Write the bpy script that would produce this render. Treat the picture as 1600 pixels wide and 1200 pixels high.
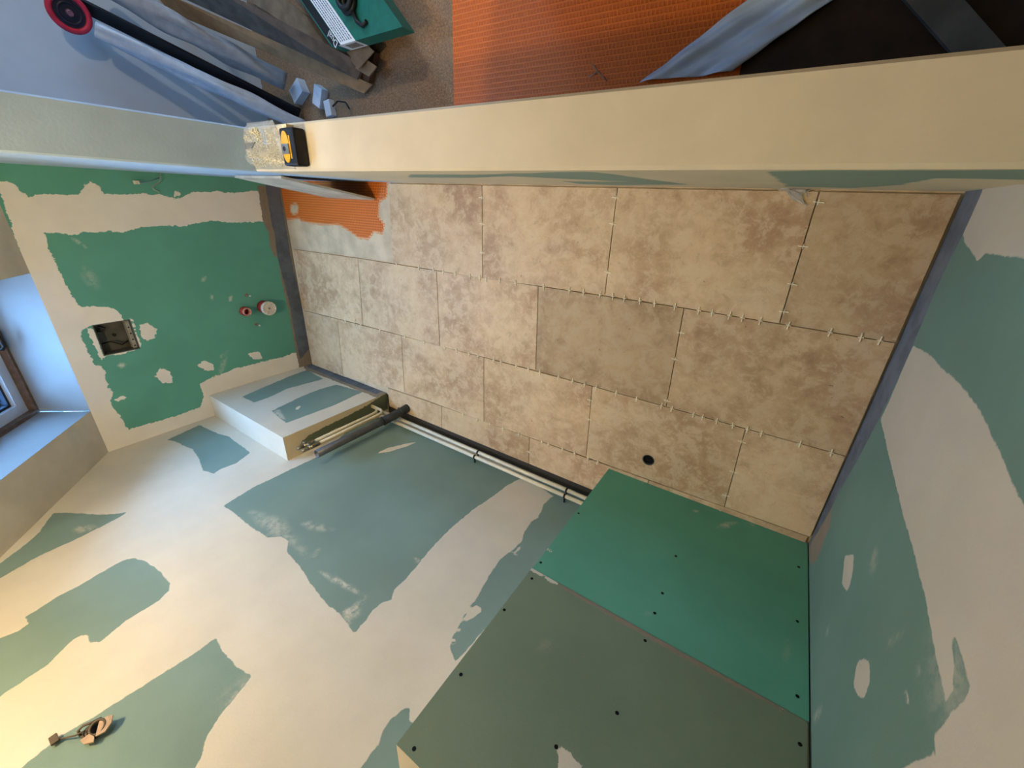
import bpy, bmesh, math, random
import numpy as np
from mathutils import Vector, Matrix, Quaternion
random.seed(7)
C = bpy.context.scene
for o in list(bpy.data.objects): bpy.data.objects.remove(o)

# ------------------------------------------------------------ camera, world, light
FPX = 635.786
RV = (0.399340027, -0.569308535, -0.1593449780)
CAM = Vector((1.60865744, -0.0640808952, 1.55343164))
def rodrigues(r):
    th = math.sqrt(sum(a*a for a in r)); k = [a/th for a in r]
    K = np.array([[0,-k[2],k[1]],[k[2],0,-k[0]],[-k[1],k[0],0]])
    return np.eye(3) + math.sin(th)*K + (1-math.cos(th))*K@K
RM = rodrigues(RV)                     # world -> camera
cd = bpy.data.cameras.new('camera'); cam = bpy.data.objects.new('camera', cd)
C.collection.objects.link(cam)
cam.matrix_world = Matrix.Translation(CAM) @ Matrix(RM.T.tolist()).to_4x4()
cd.sensor_width = 36; cd.sensor_fit = 'HORIZONTAL'; cd.lens = FPX/1600*36; cd.clip_start = 0.02
C.camera = cam
def at(u, v, ax, val):
    """survey point: where the sight line through a photo point meets the plane axis = val"""
    d = RM.T @ np.array([(u-800)/FPX, (600-v)/FPX, -1.0]); i = 'xyz'.index(ax)
    t = (val-CAM[i])/d[i]
    return Vector((CAM[0]+d[0]*t, CAM[1]+d[1]*t, CAM[2]+d[2]*t))

C.view_settings.view_transform = 'Standard'; C.view_settings.look = 'None'
C.view_settings.gamma = 1; C.view_settings.use_curve_mapping = False
C.view_settings.exposure = 1.0

w = bpy.data.worlds.new('world'); C.world = w; w.use_nodes = True
w.node_tree.nodes['Background'].inputs[0].default_value = (0.23, 0.53, 1.0, 1)
w.node_tree.nodes['Background'].inputs[1].default_value = 11.5

XL, XR, YB, YT = -1.18, 1.93, -1.375, 0.0     # bathroom: left wall, right wall, back wall, low partition
TH = 0.138; SILL = 0.676; XJ = -0.10          # partition thickness, sill height, jamb
ZK = 1.19; SL = math.radians(39)              # knee wall height, roof slope
YF = 2.3; XF = 3.0                            # far extents of the room beyond

def lamp(name, kind, loc, energy, color, size=0.1):
    l = bpy.data.lights.new(name, kind); l.energy = energy; l.color = color
    if kind == 'POINT': l.shadow_soft_size = size
    o = bpy.data.objects.new(name, l); o.location = loc; C.collection.objects.link(o); return o
# bare bulb hanging in the bathroom, and one in the room beyond
LAMP = (0.24, -0.50, 2.06)
lamp('bulb_light', 'POINT', LAMP, 20, (1.0, 0.75, 0.41), 0.05)
LAMP2 = (0.697, 1.90, 2.0)
lamp('bulb_light', 'POINT', LAMP2, 30, (1.0, 0.90, 0.78), 0.04)
# roof windows as sky portals (placed below, once their planes are known)
WIN = dict(y0=-1.125, y1=-0.435, s0=0.0, s1=0.95, depth=0.245)
WIN2 = dict(x0=-.95, x1=-.15, z0=0.8, z1=1.7)      # upright window in the far wall of the room beyond
SD = Vector((math.cos(SL), 0, math.sin(SL))); SN = Vector((-math.sin(SL), 0, math.cos(SL)))
def slope(s, y, n=0.0): return Vector((XL, y, ZK)) + SD*s + SN*n
WIN3 = dict(y0=0.22, y1=0.72, s0=0.35, s1=0.85, depth=0.245)
for W in (WIN, WIN2, WIN3):
    far_ = 'z0' in W
    l = bpy.data.lights.new('sky_portal', 'AREA'); l.shape = 'RECTANGLE'; l.cycles.is_portal = True
    o = bpy.data.objects.new('sky_portal', l); C.collection.objects.link(o)
    if far_:
        l.size = W['x1']-W['x0']; l.size_y = W['z1']-W['z0']
        o.matrix_world = Matrix.Translation(((W['x0']+W['x1'])/2, YF+.12, (W['z0']+W['z1'])/2)) @ Matrix((Vector((1,0,0)), Vector((0,0,1)), Vector((0,-1,0)))).transposed().to_4x4() @ Matrix.Rotation(math.pi, 4, 'X'); continue
    l.size = W['s1']-W['s0']; l.size_y = W['y1']-W['y0']
    c = slope((W['s0']+W['s1'])/2, (W['y0']+W['y1'])/2, W['depth']+0.10)
    o.matrix_world = Matrix.Translation(c) @ Matrix((SD, Vector((0,1,0)), SN)).transposed().to_4x4()

# ------------------------------------------------------------ helpers
def srgb(r, g, b):
    f = lambda c: (c/255/12.92) if c/255 <= 0.04045 else ((c/255+0.055)/1.055)**2.4
    return (f(r), f(g), f(b), 1)
class NT:
    def __init__(s, name):
        s.m = bpy.data.materials.new(name); s.m.use_nodes = True; s.t = s.m.node_tree
        s.b = s.t.nodes['Principled BSDF']
    def n(s, typ, **kw):
        nd = s.t.nodes.new(typ)
        for k, v in kw.items():
            if k.startswith('i_'):
                key = k[2:]; key = int(key) if key.isdigit() else key.replace('_', ' ')
                s.set(nd.inputs[key], v)
            else: setattr(nd, k, v)
        return nd
    def set(s, inp, v):
        if isinstance(v, bpy.types.NodeSocket): s.t.links.new(v, inp)
        elif isinstance(v, bpy.types.Node): s.t.links.new(v.outputs[0], inp)
        else: inp.default_value = v
    def math(s, op, a, b=0.0, c=None):
        nd = s.t.nodes.new('ShaderNodeMath'); nd.operation = op
        s.set(nd.inputs[0], a); s.set(nd.inputs[1], b)
        if c is not None: s.set(nd.inputs[2], c)
        return nd.outputs[0]
    def mix(s, f, a, b, blend='MIX'):
        nd = s.t.nodes.new('ShaderNodeMix'); nd.data_type = 'RGBA'; nd.blend_type = blend
        s.set(nd.inputs[0], f); s.set(nd.inputs[6], a); s.set(nd.inputs[7], b)
        return nd.outputs[2]
    def noise(s, scale, detail=4, rough=0.55, vec=None, dist=0.0):
        nd = s.n('ShaderNodeTexNoise'); nd.inputs['Scale'].default_value = scale
        nd.inputs['Detail'].default_value = detail; nd.inputs['Roughness'].default_value = rough
        nd.inputs['Distortion'].default_value = dist
        if vec is None: vec = s.coord()
        s.set(nd.inputs['Vector'], vec); return nd.outputs[0]
    def coord(s):
        if not hasattr(s, 'co'): s.co = s.n('ShaderNodeTexCoord').outputs['Object']
        return s.co
    def ramp(s, f, a, b, c0=0.0, c1=1.0):
        nd = s.n('ShaderNodeMapRange'); nd.interpolation_type = 'SMOOTHSTEP'
        s.set(nd.inputs[0], f)
        for i, v in zip((1,2,3,4), (a, b, c0, c1)): nd.inputs[i].default_value = v
        return nd.outputs[0]
    def bump(s, h, dist=0.002, strength=1.0, norm=None):
        nd = s.n('ShaderNodeBump'); nd.inputs['Distance'].default_value = dist
        nd.inputs['Strength'].default_value = strength; s.set(nd.inputs['Height'], h)
        if norm: s.set(nd.inputs['Normal'], norm)
        s.set(s.b.inputs['Normal'], nd.outputs[0]); return nd.outputs[0]
_mc = {}
def mat(name, col, rough=0.6, metal=0.0, var=0.12, scale=30, bump=0.0, bscale=120, spec=0.3, trans=0.0, alpha=1.0, coat=0.0):
    if name in _mc: return _mc[name]
    t = NT(name); c = srgb(*col) if len(col) == 3 else col
    d = tuple(x*(1-var*1.6) for x in c[:3])+(1,); l = tuple(min(1, x*(1+var)) for x in c[:3])+(1,)
    t.set(t.b.inputs['Base Color'], t.mix(t.ramp(t.noise(scale), .3, .7), d, l))
    t.b.inputs['Roughness'].default_value = rough; t.b.inputs['Metallic'].default_value = metal
    t.b.inputs['Specular IOR Level'].default_value = spec
    t.b.inputs['Transmission Weight'].default_value = trans; t.b.inputs['Alpha'].default_value = alpha
    t.b.inputs['Coat Weight'].default_value = coat
    if bump: t.bump(t.noise(bscale, 6), bump)
    _mc[name] = t.m; return t.m

def link(o, parent=None):
    C.collection.objects.link(o)
    if parent: o.parent = parent
    return o
def mesh_obj(name, verts, faces, mats, parent=None, fm=None, smooth=False):
    me = bpy.data.meshes.new(name); me.from_pydata([tuple(v) for v in verts], [], faces)
    for m in (mats if isinstance(mats, (list, tuple)) else [mats]): me.materials.append(m)
    if fm: me.polygons.foreach_set('material_index', fm)
    if smooth: me.polygons.foreach_set('use_smooth', [True]*len(me.polygons))
    me.update(); return link(bpy.data.objects.new(name, me), parent)
class MB:
    """collects shapes and links them as one mesh"""
    def __init__(s): s.bm = bmesh.new(); s.mi = 0
    def _fin(s, geom, M=None):
        vs = geom
        if M is not None: bmesh.ops.transform(s.bm, matrix=M, verts=vs)
        for v in vs:
            for f in v.link_faces: f.material_index = s.mi
        return s
    def box(s, a, b, bev=0.0, M=None, seg=2):
        a, b = Vector(a), Vector(b); r = bmesh.ops.create_cube(s.bm, size=1); vs = r['verts']
        sc = b-a; ce = (a+b)/2
        for v in vs: v.co = Vector((v.co.x*sc.x, v.co.y*sc.y, v.co.z*sc.z))+ce
        if bev:
            es = list({e for v in vs for e in v.link_edges})
            r = bmesh.ops.bevel(s.bm, geom=es, offset=bev, segments=seg, affect='EDGES', profile=.7)
            vs = list({v for f in r['faces'] for v in f.verts} | {v for v in vs if v.is_valid})
        return s._fin(vs, M)
    def cyl(s, p0, p1, r0, r1=None, seg=20, caps=True):
        p0, p1 = Vector(p0), Vector(p1); r1 = r0 if r1 is None else r1; d = p1-p0
        r = bmesh.ops.create_cone(s.bm, cap_ends=caps, segments=seg, radius1=r0, radius2=r1, depth=d.length)
        M = Matrix.Translation((p0+p1)/2) @ d.to_track_quat('Z', 'Y').to_matrix().to_4x4()
        s._fin(r['verts'], M)
        for v in r['verts']:
            for f in v.link_faces:
                if len(f.verts) == 4: f.smooth = True
        return s
    def tube(s, pts, rad, seg=10, closed_caps=True):
        pts = [Vector(p) for p in pts]; rings = []; n = len(pts); up = None
        for i, p in enumerate(pts):
            t = (pts[min(i+1, n-1)]-pts[max(i-1, 0)]).normalized()
            if up is None: up = t.orthogonal().normalized()
            up = (up - t*up.dot(t)).normalized(); side = t.cross(up)
            r = rad[i] if isinstance(rad, (list, tuple)) else rad
            rings.append([s.bm.verts.new(p+(up*math.cos(a)+side*math.sin(a))*r) for a in [2*math.pi*k/seg for k in range(seg)]])
        for a, b in zip(rings, rings[1:]):
            for k in range(seg):
                f = s.bm.faces.new((a[k], a[(k+1)%seg], b[(k+1)%seg], b[k])); f.smooth = True; f.material_index = s.mi
        if closed_caps:
            for rg, fl in ((rings[0], True), (rings[-1], False)):
                f = s.bm.faces.new(rg[::-1] if fl else rg); f.material_index = s.mi
        return s
    def pipe(s, p0, p1, ro, ri, seg=24):
        """open tube with wall thickness"""
        p0, p1 = Vector(p0), Vector(p1); q = (p1-p0).to_track_quat('Z', 'Y')
        R = []
        for p, r in ((p0, ro), (p1, ro), (p1, ri), (p0, ri)):
            R.append([s.bm.verts.new(p + q @ Vector((r*math.cos(a), r*math.sin(a), 0))) for a in [2*math.pi*k/seg for k in range(seg)]])
        for i in range(4):
            a, b = R[i], R[(i+1)%4]
            for k in range(seg):
                f = s.bm.faces.new((a[k], a[(k+1)%seg], b[(k+1)%seg], b[k])); f.material_index = s.mi; f.smooth = i in (0, 2)
        return s
    def prism(s, poly, off):
        """flat outline given a thickness vector"""
        off = Vector(off); a = [s.bm.verts.new(Vector(p)) for p in poly]; b = [s.bm.verts.new(Vector(p)+off) for p in poly]
        n = len(a); fs = [s.bm.faces.new(a[::-1]), s.bm.faces.new(b)]
        for k in range(n): fs.append(s.bm.faces.new((a[k], a[(k+1)%n], b[(k+1)%n], b[k])))
        for f in fs: f.material_index = s.mi
        return s
    def torus(s, c, R, r, axis=(0,0,1), seg=36, sg=12, sx=1, sy=1):
        q = Vector(axis).to_track_quat('Z', 'Y'); c = Vector(c); rings = []
        for i in range(seg):
            a = 2*math.pi*i/seg; d = Vector((math.cos(a), math.sin(a), 0)); ring = []
            for k in range(sg):
                b = 2*math.pi*k/sg; p = d*(R+r*sx*math.cos(b))+Vector((0,0,r*sy*math.sin(b)))
                ring.append(s.bm.verts.new(c+q@p))
            rings.append(ring)
        for i in range(seg):
            a, b = rings[i], rings[(i+1)%seg]
            for k in range(sg):
                f = s.bm.faces.new((a[k], b[k], b[(k+1)%sg], a[(k+1)%sg])); f.smooth = True; f.material_index = s.mi
        return s
    def obj(s, name, mats, parent=None):
        bmesh.ops.recalc_face_normals(s.bm, faces=s.bm.faces)
        me = bpy.data.meshes.new(name); s.bm.to_mesh(me); s.bm.free()
        for m in (mats if isinstance(mats, (list, tuple)) else [mats]): me.materials.append(m)
        return link(bpy.data.objects.new(name, me), parent)
def tag(o, label, cat, group=None, kind=None):
    o['label'] = label; o['category'] = cat
    if group: o['group'] = group
    if kind: o['kind'] = kind
    return o
def thing(name, label, cat, loc=(0,0,0), group=None):
    o = bpy.data.objects.new(name, None); o.empty_display_size = 0.05; o.location = loc; link(o); C.view_layers[0].update()
    return tag(o, label, cat, group)
def adopt(parent, *obs):
    for o in obs:
        o.parent = parent; o.matrix_parent_inverse = Matrix.Translation(parent.location).inverted()
def struct(o): o['kind'] = 'structure'; return o

# ------------------------------------------------------------ surfaces with plaster patches
def sdf(P, poly):
    """signed distance to a polygon, positive inside; P (n,2)"""
    v = np.array(poly, float); n = len(v); d = np.full(len(P), 1e9); ins = np.zeros(len(P), bool)
    for i in range(n):
        a, b = v[i], v[(i+1)%n]; e = b-a; L = e@e + 1e-12
        t = np.clip(((P-a)@e)/L, 0, 1); q = P-a-t[:, None]*e; d = np.minimum(d, (q*q).sum(1))
        c = (a[1] > P[:, 1]) != (b[1] > P[:, 1])
        xs = a[0] + (P[:, 1]-a[1])*e[0]/(e[1] if abs(e[1]) > 1e-12 else 1e-12)
        ins ^= c & (P[:, 0] < xs)
    d = np.sqrt(d); return np.where(ins, d, -d)
def stroke(a, b, wd):
    """thin lens shaped smear between two photo points"""
    a, b = np.array(a, float), np.array(b, float); e = b-a; n = np.array([-e[1], e[0]])/np.linalg.norm(e)*wd/2
    return [tuple(a), tuple(a+e*.3+n), tuple(a+e*.75+n*.7), tuple(b), tuple(a+e*.7-n*.8), tuple(a+e*.25-n)]
def painted(name, axis, val, ua, ub, step, layers, material, hole=None, base=-.08, parent=None, extra=None, flip=False):
    """a wall (or floor) face carrying distance fields that say where plaster, primer and mortar lie.
    axis/val: its plane; ua=(lo,hi) first other axis, ub second; layers: list of (attribute, op, photo polygon, softness)"""
    i = 'xyz'.index(axis); o = [k for k in range(3) if k != i]
    nu = int(round((ua[1]-ua[0])/step)); nv = int(round((ub[1]-ub[0])/step))
    U = np.linspace(*ua, nu+1); V = np.linspace(*ub, nv+1)
    if hole:
        def snap(A, x): k = np.abs(A-x).argmin(); A[k] = x; return k
        hu0, hu1, hv0, hv1 = snap(U, hole[0]), snap(U, hole[1]), snap(V, hole[2]), snap(V, hole[3])
    G = np.stack(np.meshgrid(U, V, indexing='ij'), -1).reshape(-1, 2)
    co = np.zeros((len(G), 3)); co[:, i] = val; co[:, o[0]] = G[:, 0]; co[:, o[1]] = G[:, 1]
    idx = np.arange(len(G)).reshape(nu+1, nv+1)
    q = np.stack([idx[:-1, :-1], idx[1:, :-1], idx[1:, 1:], idx[:-1, 1:]], -1)
    keep = np.ones(q.shape[:2], bool)
    if hole: keep[hu0:hu1, hv0:hv1] = False
    q = q[keep]
    if flip: q = q[:, ::-1]
    A = {k: np.full(len(G), base if k == 'pl' else -0.08) for k in ('pl', 'bl', 'gr')}; A['th'] = np.zeros(len(G))
    for lay in layers:
        at_, op, poly = lay[:3]; soft = lay[3] if len(lay) > 3 else 0
        w2 = [at(u, v, axis, val) for u, v in poly]; w2 = [(p[o[0]], p[o[1]]) for p in w2]
        bb = np.array(w2); lo, hi = bb.min(0)-.08, bb.max(0)+.08
        m = ((G >= lo) & (G <= hi)).all(1)
        if not m.any(): continue
        d = np.clip(sdf(G[m], w2), -.08, .08)
        if at_ == 'th':
            s_ = soft or .012; A['th'][m] = np.maximum(A['th'][m], np.clip(.5+d/(2*s_), 0, 1)*(lay[4] if len(lay) > 4 else .6))
        elif op == '+': A[at_][m] = np.maximum(A[at_][m], d)
        else: A[at_][m] = np.minimum(A[at_][m], -d)
    verts = [tuple(c) for c in co]; faces = [tuple(int(x) for x in f) for f in q]
    if extra:
        for quad in extra:
            b = len(verts); verts += [tuple(p) for p in quad]; faces.append(tuple(range(b, b+len(quad))))
    me = bpy.data.meshes.new(name); me.from_pydata(verts, [], faces)
    for k, a in A.items():
        at2 = me.attributes.new(k, 'FLOAT', 'POINT'); full = np.full(len(verts), .08 if k == 'pl' else (-.08 if k != 'th' else 0.)); full[:len(a)] = a
        at2.data.foreach_set('value', full.astype(np.float32))
    me.materials.append(material); me.update()
    return link(bpy.data.objects.new(name, me), parent)

def board_mat(name, board, plaster=(214, 206, 190), rough_edge=0.010, edge=0.0012, blue=(106, 114, 126), mortar=(150, 138, 122), fine=55):
    t = NT(name)
    A = lambda k: t.n('ShaderNodeAttribute', attribute_name=k).outputs['Fac']
    big = t.noise(3, 3); nz = t.math('ADD', t.math('SUBTRACT', t.noise(fine, 5, .7), .5), t.math('MULTIPLY', t.math('SUBTRACT', t.noise(fine*.28, 3, .6), .5), .9))
    off = t.math('MULTIPLY', nz, rough_edge*2)
    pl = t.ramp(t.math('ADD', A('pl'), off), -edge, edge)
    gr = t.ramp(t.math('ADD', A('gr'), t.math('MULTIPLY', nz, .022)), -.002, .002)
    bl = t.ramp(t.math('ADD', A('bl'), t.math('MULTIPLY', nz, .012)), -.0015, .0015)
    th = t.math('MULTIPLY', A('th'), t.ramp(t.noise(26, 6, .7), .34, .62))
    c = srgb(*board); mott = t.ramp(big, .3, .7, .93, 1.07)
    base = t.mix(1.0, c, t.n('ShaderNodeCombineColor', i_0=mott, i_1=mott, i_2=mott), 'MULTIPLY')
    speck = t.ramp(t.noise(210, 2), .70, .80, 0, .12); base = t.mix(speck, base, srgb(200, 215, 205))
    p = srgb(*plaster); p2 = tuple(x*.91 for x in p[:3])+(1,)
    plc = t.mix(t.ramp(t.noise(4.5, 5, .6), .3, .72), p2, p)
    col = t.mix(th, base, p); col = t.mix(pl, col, plc)
    col = t.mix(gr, col, t.mix(t.noise(20), srgb(*mortar), tuple(x*.7 for x in srgb(*mortar)[:3])+(1,)))
    col = t.mix(bl, col, t.mix(t.ramp(t.noise(14, 5), .35, .7), srgb(*blue), tuple(x*.68 for x in srgb(*blue)[:3])+(1,)))
    t.set(t.b.inputs['Base Color'], col); t.b.inputs['Roughness'].default_value = .78
    t.b.inputs['Specular IOR Level'].default_value = .25
    h = t.math('ADD', t.math('MULTIPLY', pl, .8), t.math('MULTIPLY', t.noise(160, 4), .35))
    h = t.math('ADD', h, t.math('MULTIPLY', gr, .6)); t.bump(h, .0012, .7)
    return t.m
M_green = board_mat('green_board_with_plaster', (94, 160, 144), (232, 228, 220), rough_edge=.014)
M_sage = board_mat('sage_board_with_plaster', (122, 146, 139), (212, 206, 190), rough_edge=.007, edge=.002, fine=35)
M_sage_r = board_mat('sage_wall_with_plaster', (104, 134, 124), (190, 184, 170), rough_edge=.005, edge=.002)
M_olive = board_mat('olive_board', (118, 134, 114))
M_deep = board_mat('deep_green_board', (94, 162, 140))
M_far = mat('dull_far_wall', (118, 112, 104), .85, var=.08, scale=5)
M_bead = board_mat('smooth_plaster', (118, 146, 131), (216, 204, 178))
M_cold = mat('cold_painted_wall', (176, 182, 184), .7, var=.04, scale=4)
M_white = mat('white_reveal', (138, 144, 148), .6, var=.03, scale=6)
M_ceil = mat('plastered_ceiling', (206, 196, 178), .85, var=.08, scale=5, bump=.0008)

# ------------------------------------------------------------ floor
def floor_base_mat():
    t = NT('orange_membrane_and_mortar')
    A = lambda k: t.n('ShaderNodeAttribute', attribute_name=k).outputs['Fac']
    co = t.coord(); sep = t.n('ShaderNodeSeparateXYZ', i_0=co)
    def cell(s, k): return t.math('ABSOLUTE', t.math('SUBTRACT', t.math('FRACT', t.math('MULTIPLY', sep.outputs[k], s)), .5))
    d = t.math('MAXIMUM', cell(75, 0), cell(75, 1)); dim = t.ramp(d, .28, .36)
    nz = t.math('SUBTRACT', t.noise(60, 5, .7), .5)
    m = t.math('ADD', A('pl'), t.math('ADD', t.math('MULTIPLY', nz, .022), t.math('MULTIPLY', dim, -.012)))
    mo = t.ramp(m, -.002, .002)
    org = t.mix(dim, srgb(184, 88, 18), srgb(230, 126, 40))
    mc = t.mix(t.ramp(t.noise(9, 5), .3, .7), srgb(188, 170, 140), srgb(216, 198, 166))
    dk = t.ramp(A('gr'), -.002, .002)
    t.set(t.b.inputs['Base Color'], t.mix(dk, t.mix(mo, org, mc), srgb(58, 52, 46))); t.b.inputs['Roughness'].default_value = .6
    t.bump(t.math('ADD', t.math('MULTIPLY', dim, t.math('SUBTRACT', 1.0, mo)), t.math('MULTIPLY', mo, t.noise(70, 5))), .0025, .8)
    return t.m
M_base = floor_base_mat()
mort = [(430,380),(452,339),(467,339),(470,343),(500,349),(530,349),(548,360),(560,370),(575,372),(584,360),(597,363),(599,351),(590,339),(591,315),(603,306),(604,272),(620,272),(625,420),(430,400)]
mort2 = [(453,320),(462,315),(467,322),(466,334),(459,338),(453,332)]
floor = struct(painted('floor', 'z', -0.012, (-1.2, XR+.02), (YB-.01, 0.02), .006,
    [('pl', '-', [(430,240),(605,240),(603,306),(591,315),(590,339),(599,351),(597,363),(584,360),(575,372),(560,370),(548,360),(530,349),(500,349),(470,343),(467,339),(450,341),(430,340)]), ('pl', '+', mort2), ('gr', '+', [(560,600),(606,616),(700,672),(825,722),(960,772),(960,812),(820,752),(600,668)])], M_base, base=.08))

def trav_mat():
    t = NT('travertine_tile')
    sh = t.n('ShaderNodeAttribute', attribute_name='shift').outputs['Vector']
    tint = t.n('ShaderNodeAttribute', attribute_name='tint').outputs['Fac']
    ve = t.n('ShaderNodeVectorMath', operation='ADD', i_0=t.coord(), i_1=sh).outputs[0]
    n1 = t.noise(4.2, 6, .6, ve, .5); n2 = t.noise(19, 8, .72, ve, .35); n3 = t.noise(90, 4, .6, ve)
    cl = t.n('ShaderNodeTexVoronoi', feature='SMOOTH_F1'); cl.inputs['Scale'].default_value = 4.2
    t.set(cl.inputs['Vector'], t.n('ShaderNodeVectorMath', operation='ADD', i_0=ve, i_1=t.n('ShaderNodeVectorMath', operation='SCALE', i_0=t.n('ShaderNodeTexNoise', i_Scale=9.0, i_Vector=ve).outputs['Color'], i_Scale=.22).outputs[0]).outputs[0])
    n0 = t.noise(2.2, 5, .58, ve, .4)
    c = t.mix(t.ramp(t.math('ADD', t.math('MULTIPLY', n0, .5), t.math('MULTIPLY', n1, .5)), .38, .62), srgb(180, 149, 117), srgb(216, 189, 153))
    c = t.mix(t.ramp(n2, .46, .60, 0, .6), c, srgb(220, 199, 168))
    c = t.mix(t.ramp(n2, .32, .46, .3, 0), c, srgb(136, 106, 80))
    blob = t.ramp(cl.outputs['Distance'], .10, .13, .35, 0.0); sel = t.ramp(t.noise(2.6, 2, .5, ve), .54, .6)
    c = t.mix(t.math('MULTIPLY', blob, sel), c, srgb(208, 186, 154))
    c = t.mix(t.ramp(n3, .56, .70, 0, .4), c, srgb(214, 192, 160)); c = t.mix(t.ramp(n3, .26, .38, .3, 0), c, srgb(128, 102, 78))
    pit = t.ramp(t.noise(46, 3, .5, ve), .735, .76)
    c = t.mix(t.math('MULTIPLY', pit, .6), c, srgb(110, 86, 66))
    c = t.mix(1.0, c, t.n('ShaderNodeCombineColor', i_0=tint, i_1=t.math('POWER', tint, 1.05), i_2=t.math('MULTIPLY', t.math('POWER', tint, 1.15), .97)), 'MULTIPLY')
    t.set(t.b.inputs['Base Color'], c); t.b.inputs['Roughness'].default_value = .52
    t.b.inputs['Specular IOR Level'].default_value = .3
    t.bump(t.math('SUBTRACT', t.math('MULTIPLY', n3, .3), pit), .0012, .6)
    return t.m
M_trav = trav_mat()
def line(pts, ax='z', val=0):
    w_ = sorted([(at(u, v, ax, val).x, at(u, v, ax, val).y) for u, v in pts])
    xs = np.array([a for a, b in w_]); ys = np.array([b for a, b in w_])
    k = np.polyfit(xs, ys, 1)
    return lambda x: float(np.interp(x, xs, ys)) if xs[0] <= x <= xs[-1] else float(ys[0]+(x-xs[0])*k[0] if x < xs[0] else ys[-1]+(x-xs[-1])*k[0])
R0 = lambda x: -0.006
R1 = line([(456,389),(613,411),(753,435),(945,461),(1218,506),(1405,537)])
R2 = line([(470,484),(567,508),(687,541),(837,579),(1042,636),(1325,714)])
_R3 = line([(604,606),(632,613),(756,659),(915,714),(945,726)])
R3 = lambda x: -1.229 if x < -.5 else _R3(x)
R4 = lambda x: -1.318
J = lambda u, v: at(u, v, 'z', 0).x
def jt(a, b):  # a joint through two photo points: x as a function of y
    p, q = at(*a, 'z', 0), at(*b, 'z', 0)
    return lambda y: p.x+(q.x-p.x)*(y-p.y)/(q.y-p.y)
wallL = jt((441,290),(487,566)); wallR = jt((1508,300),(1266,846))
rows = [
 (R0, R1, [jt((607,290),(613,410)), jt((753,288),(754,435)), jt((965,292),(945,461)), jt((1281,298),(1218,505)), lambda y: wallR(y)-.004]),
 (R1, R2, [lambda y: wallL(y)+.004, jt((559,405),(567,506)), jt((682,424),(687,540)), jt((841,452),(837,578)), jt((1068,486),(1041,635)), lambda y: wallR(y)-.004]),
 (R2, R3, [lambda y: wallL(y)+.004, jt((527,502),(535,575)), jt((627,527),(632,613)), jt((756,562),(756,658)), jt((925,608),(916,713)), jt((1164,673),(1131,795)), lambda y: wallR(y)-.004]),
 (R3, R4, [lambda y: -.33, jt((690,638),(690,668)), jt((827,687),(826,727)), lambda y: 1.34, lambda y: 1.92]),
]
tints = [[1.0, 1.03, 1.0, .86], [1.04, .98, 1.06, .77, .92], [.95, 1.02, 1.0, 1.03, .97, 1.06], [.93, .95, 1.0, 1.0]]
def build_tiles():
    bm = bmesh.new(); sh = bm.verts.layers.float_vector.new('shift'); ti = bm.verts.layers.float.new('tint')
    g = .0013; hole = at(1013, 719, 'z', 0)
    for r, (Ra, Rb, js) in enumerate(rows):
        for k in range(len(js)-1):
            jl, jr = js[k], js[k+1]; cs = []
            for J_, Rr, sx, sy in ((jl, Ra, 1, -1), (jl, Rb, 1, 1), (jr, Rb, -1, 1), (jr, Ra, -1, -1)):
                y = -.4*r-.2
                for _ in range(6): y = Rr(J_(y))
                cs.append(Vector((J_(y)+sx*g, y+sy*g, 0)))
            shift = Vector((random.uniform(-9, 9), random.uniform(-9, 9), random.uniform(-9, 9))); tn = tints[r][k]
            n0 = len(bm.verts); holed = (cs[0].x < hole.x < cs[3].x) and (cs[1].y < hole.y < cs[0].y)
            if not holed:
                top = [bm.verts.new(c) for c in cs]
                low = [bm.verts.new(c-Vector((0, 0, .0118))) for c in cs]
                tf = bm.faces.new(top)
                for i in range(4): bm.faces.new((top[i], low[i], low[(i+1)%4], top[(i+1)%4]))
                bmesh.ops.bevel(bm, geom=list(tf.edges), offset=.0009, segments=2, affect='EDGES')
            else:
                for z in (0, -.0118):
                    o4 = [bm.verts.new(c+Vector((0, 0, z))) for c in cs]
                    ci = [bm.verts.new(Vector((hole.x+.0255*math.cos(a), hole.y+.0255*math.sin(a), z))) for a in [2*math.pi*q/32 for q in range(32)]]
                    if z == 0: T4, TC = o4, ci
                    else: L4, LC = o4, ci
                es = [bm.edges.new((T4[i], T4[(i+1)%4])) for i in range(4)]+[bm.edges.new((TC[i], TC[(i+1)%32])) for i in range(32)]
                bmesh.ops.triangle_fill(bm, edges=es, use_beauty=True, use_dissolve=False, normal=(0, 0, 1))
                for i in range(4): bm.faces.new((T4[i], L4[i], L4[(i+1)%4], T4[(i+1)%4]))
                for i in range(32): bm.faces.new((TC[i], TC[(i+1)%32], LC[(i+1)%32], LC[i]))
            bm.verts.ensure_lookup_table()
            for v in bm.verts[:]:
                if v.index == -1 or v[ti] == 0.0: v[sh] = shift; v[ti] = tn
    bmesh.ops.recalc_face_normals(bm, faces=bm.faces)
    me = bpy.data.meshes.new('floor_tiles'); bm.to_mesh(me); bm.free(); me.materials.append(M_trav)
    return link(bpy.data.objects.new('floor_tiles', me), floor), hole
tiles, DR = build_tiles()
tiles['label'] = 'beige travertine tiles laid in a staggered pattern'
# drain stub in its hole
dr = thing('drain_pipe', 'small dark round drain pipe opening cut into a floor tile beside the boxed panel', 'pipe', (DR.x, DR.y, -.012))
M_dark = mat('dark_plastic', (26, 26, 28), .45, var=.2)
adopt(dr, MB().pipe((DR.x, DR.y, -.0115), (DR.x, DR.y, -.001), .0245, .0215).obj('pipe_rim', mat('grey_pvc', (70, 72, 74), .4)),
      MB().cyl((DR.x, DR.y, -.0115), (DR.x, DR.y, -.0105), .0214, seg=32).obj('dark_inside', mat('pipe_black', (10, 9, 8), .9)))

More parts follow.
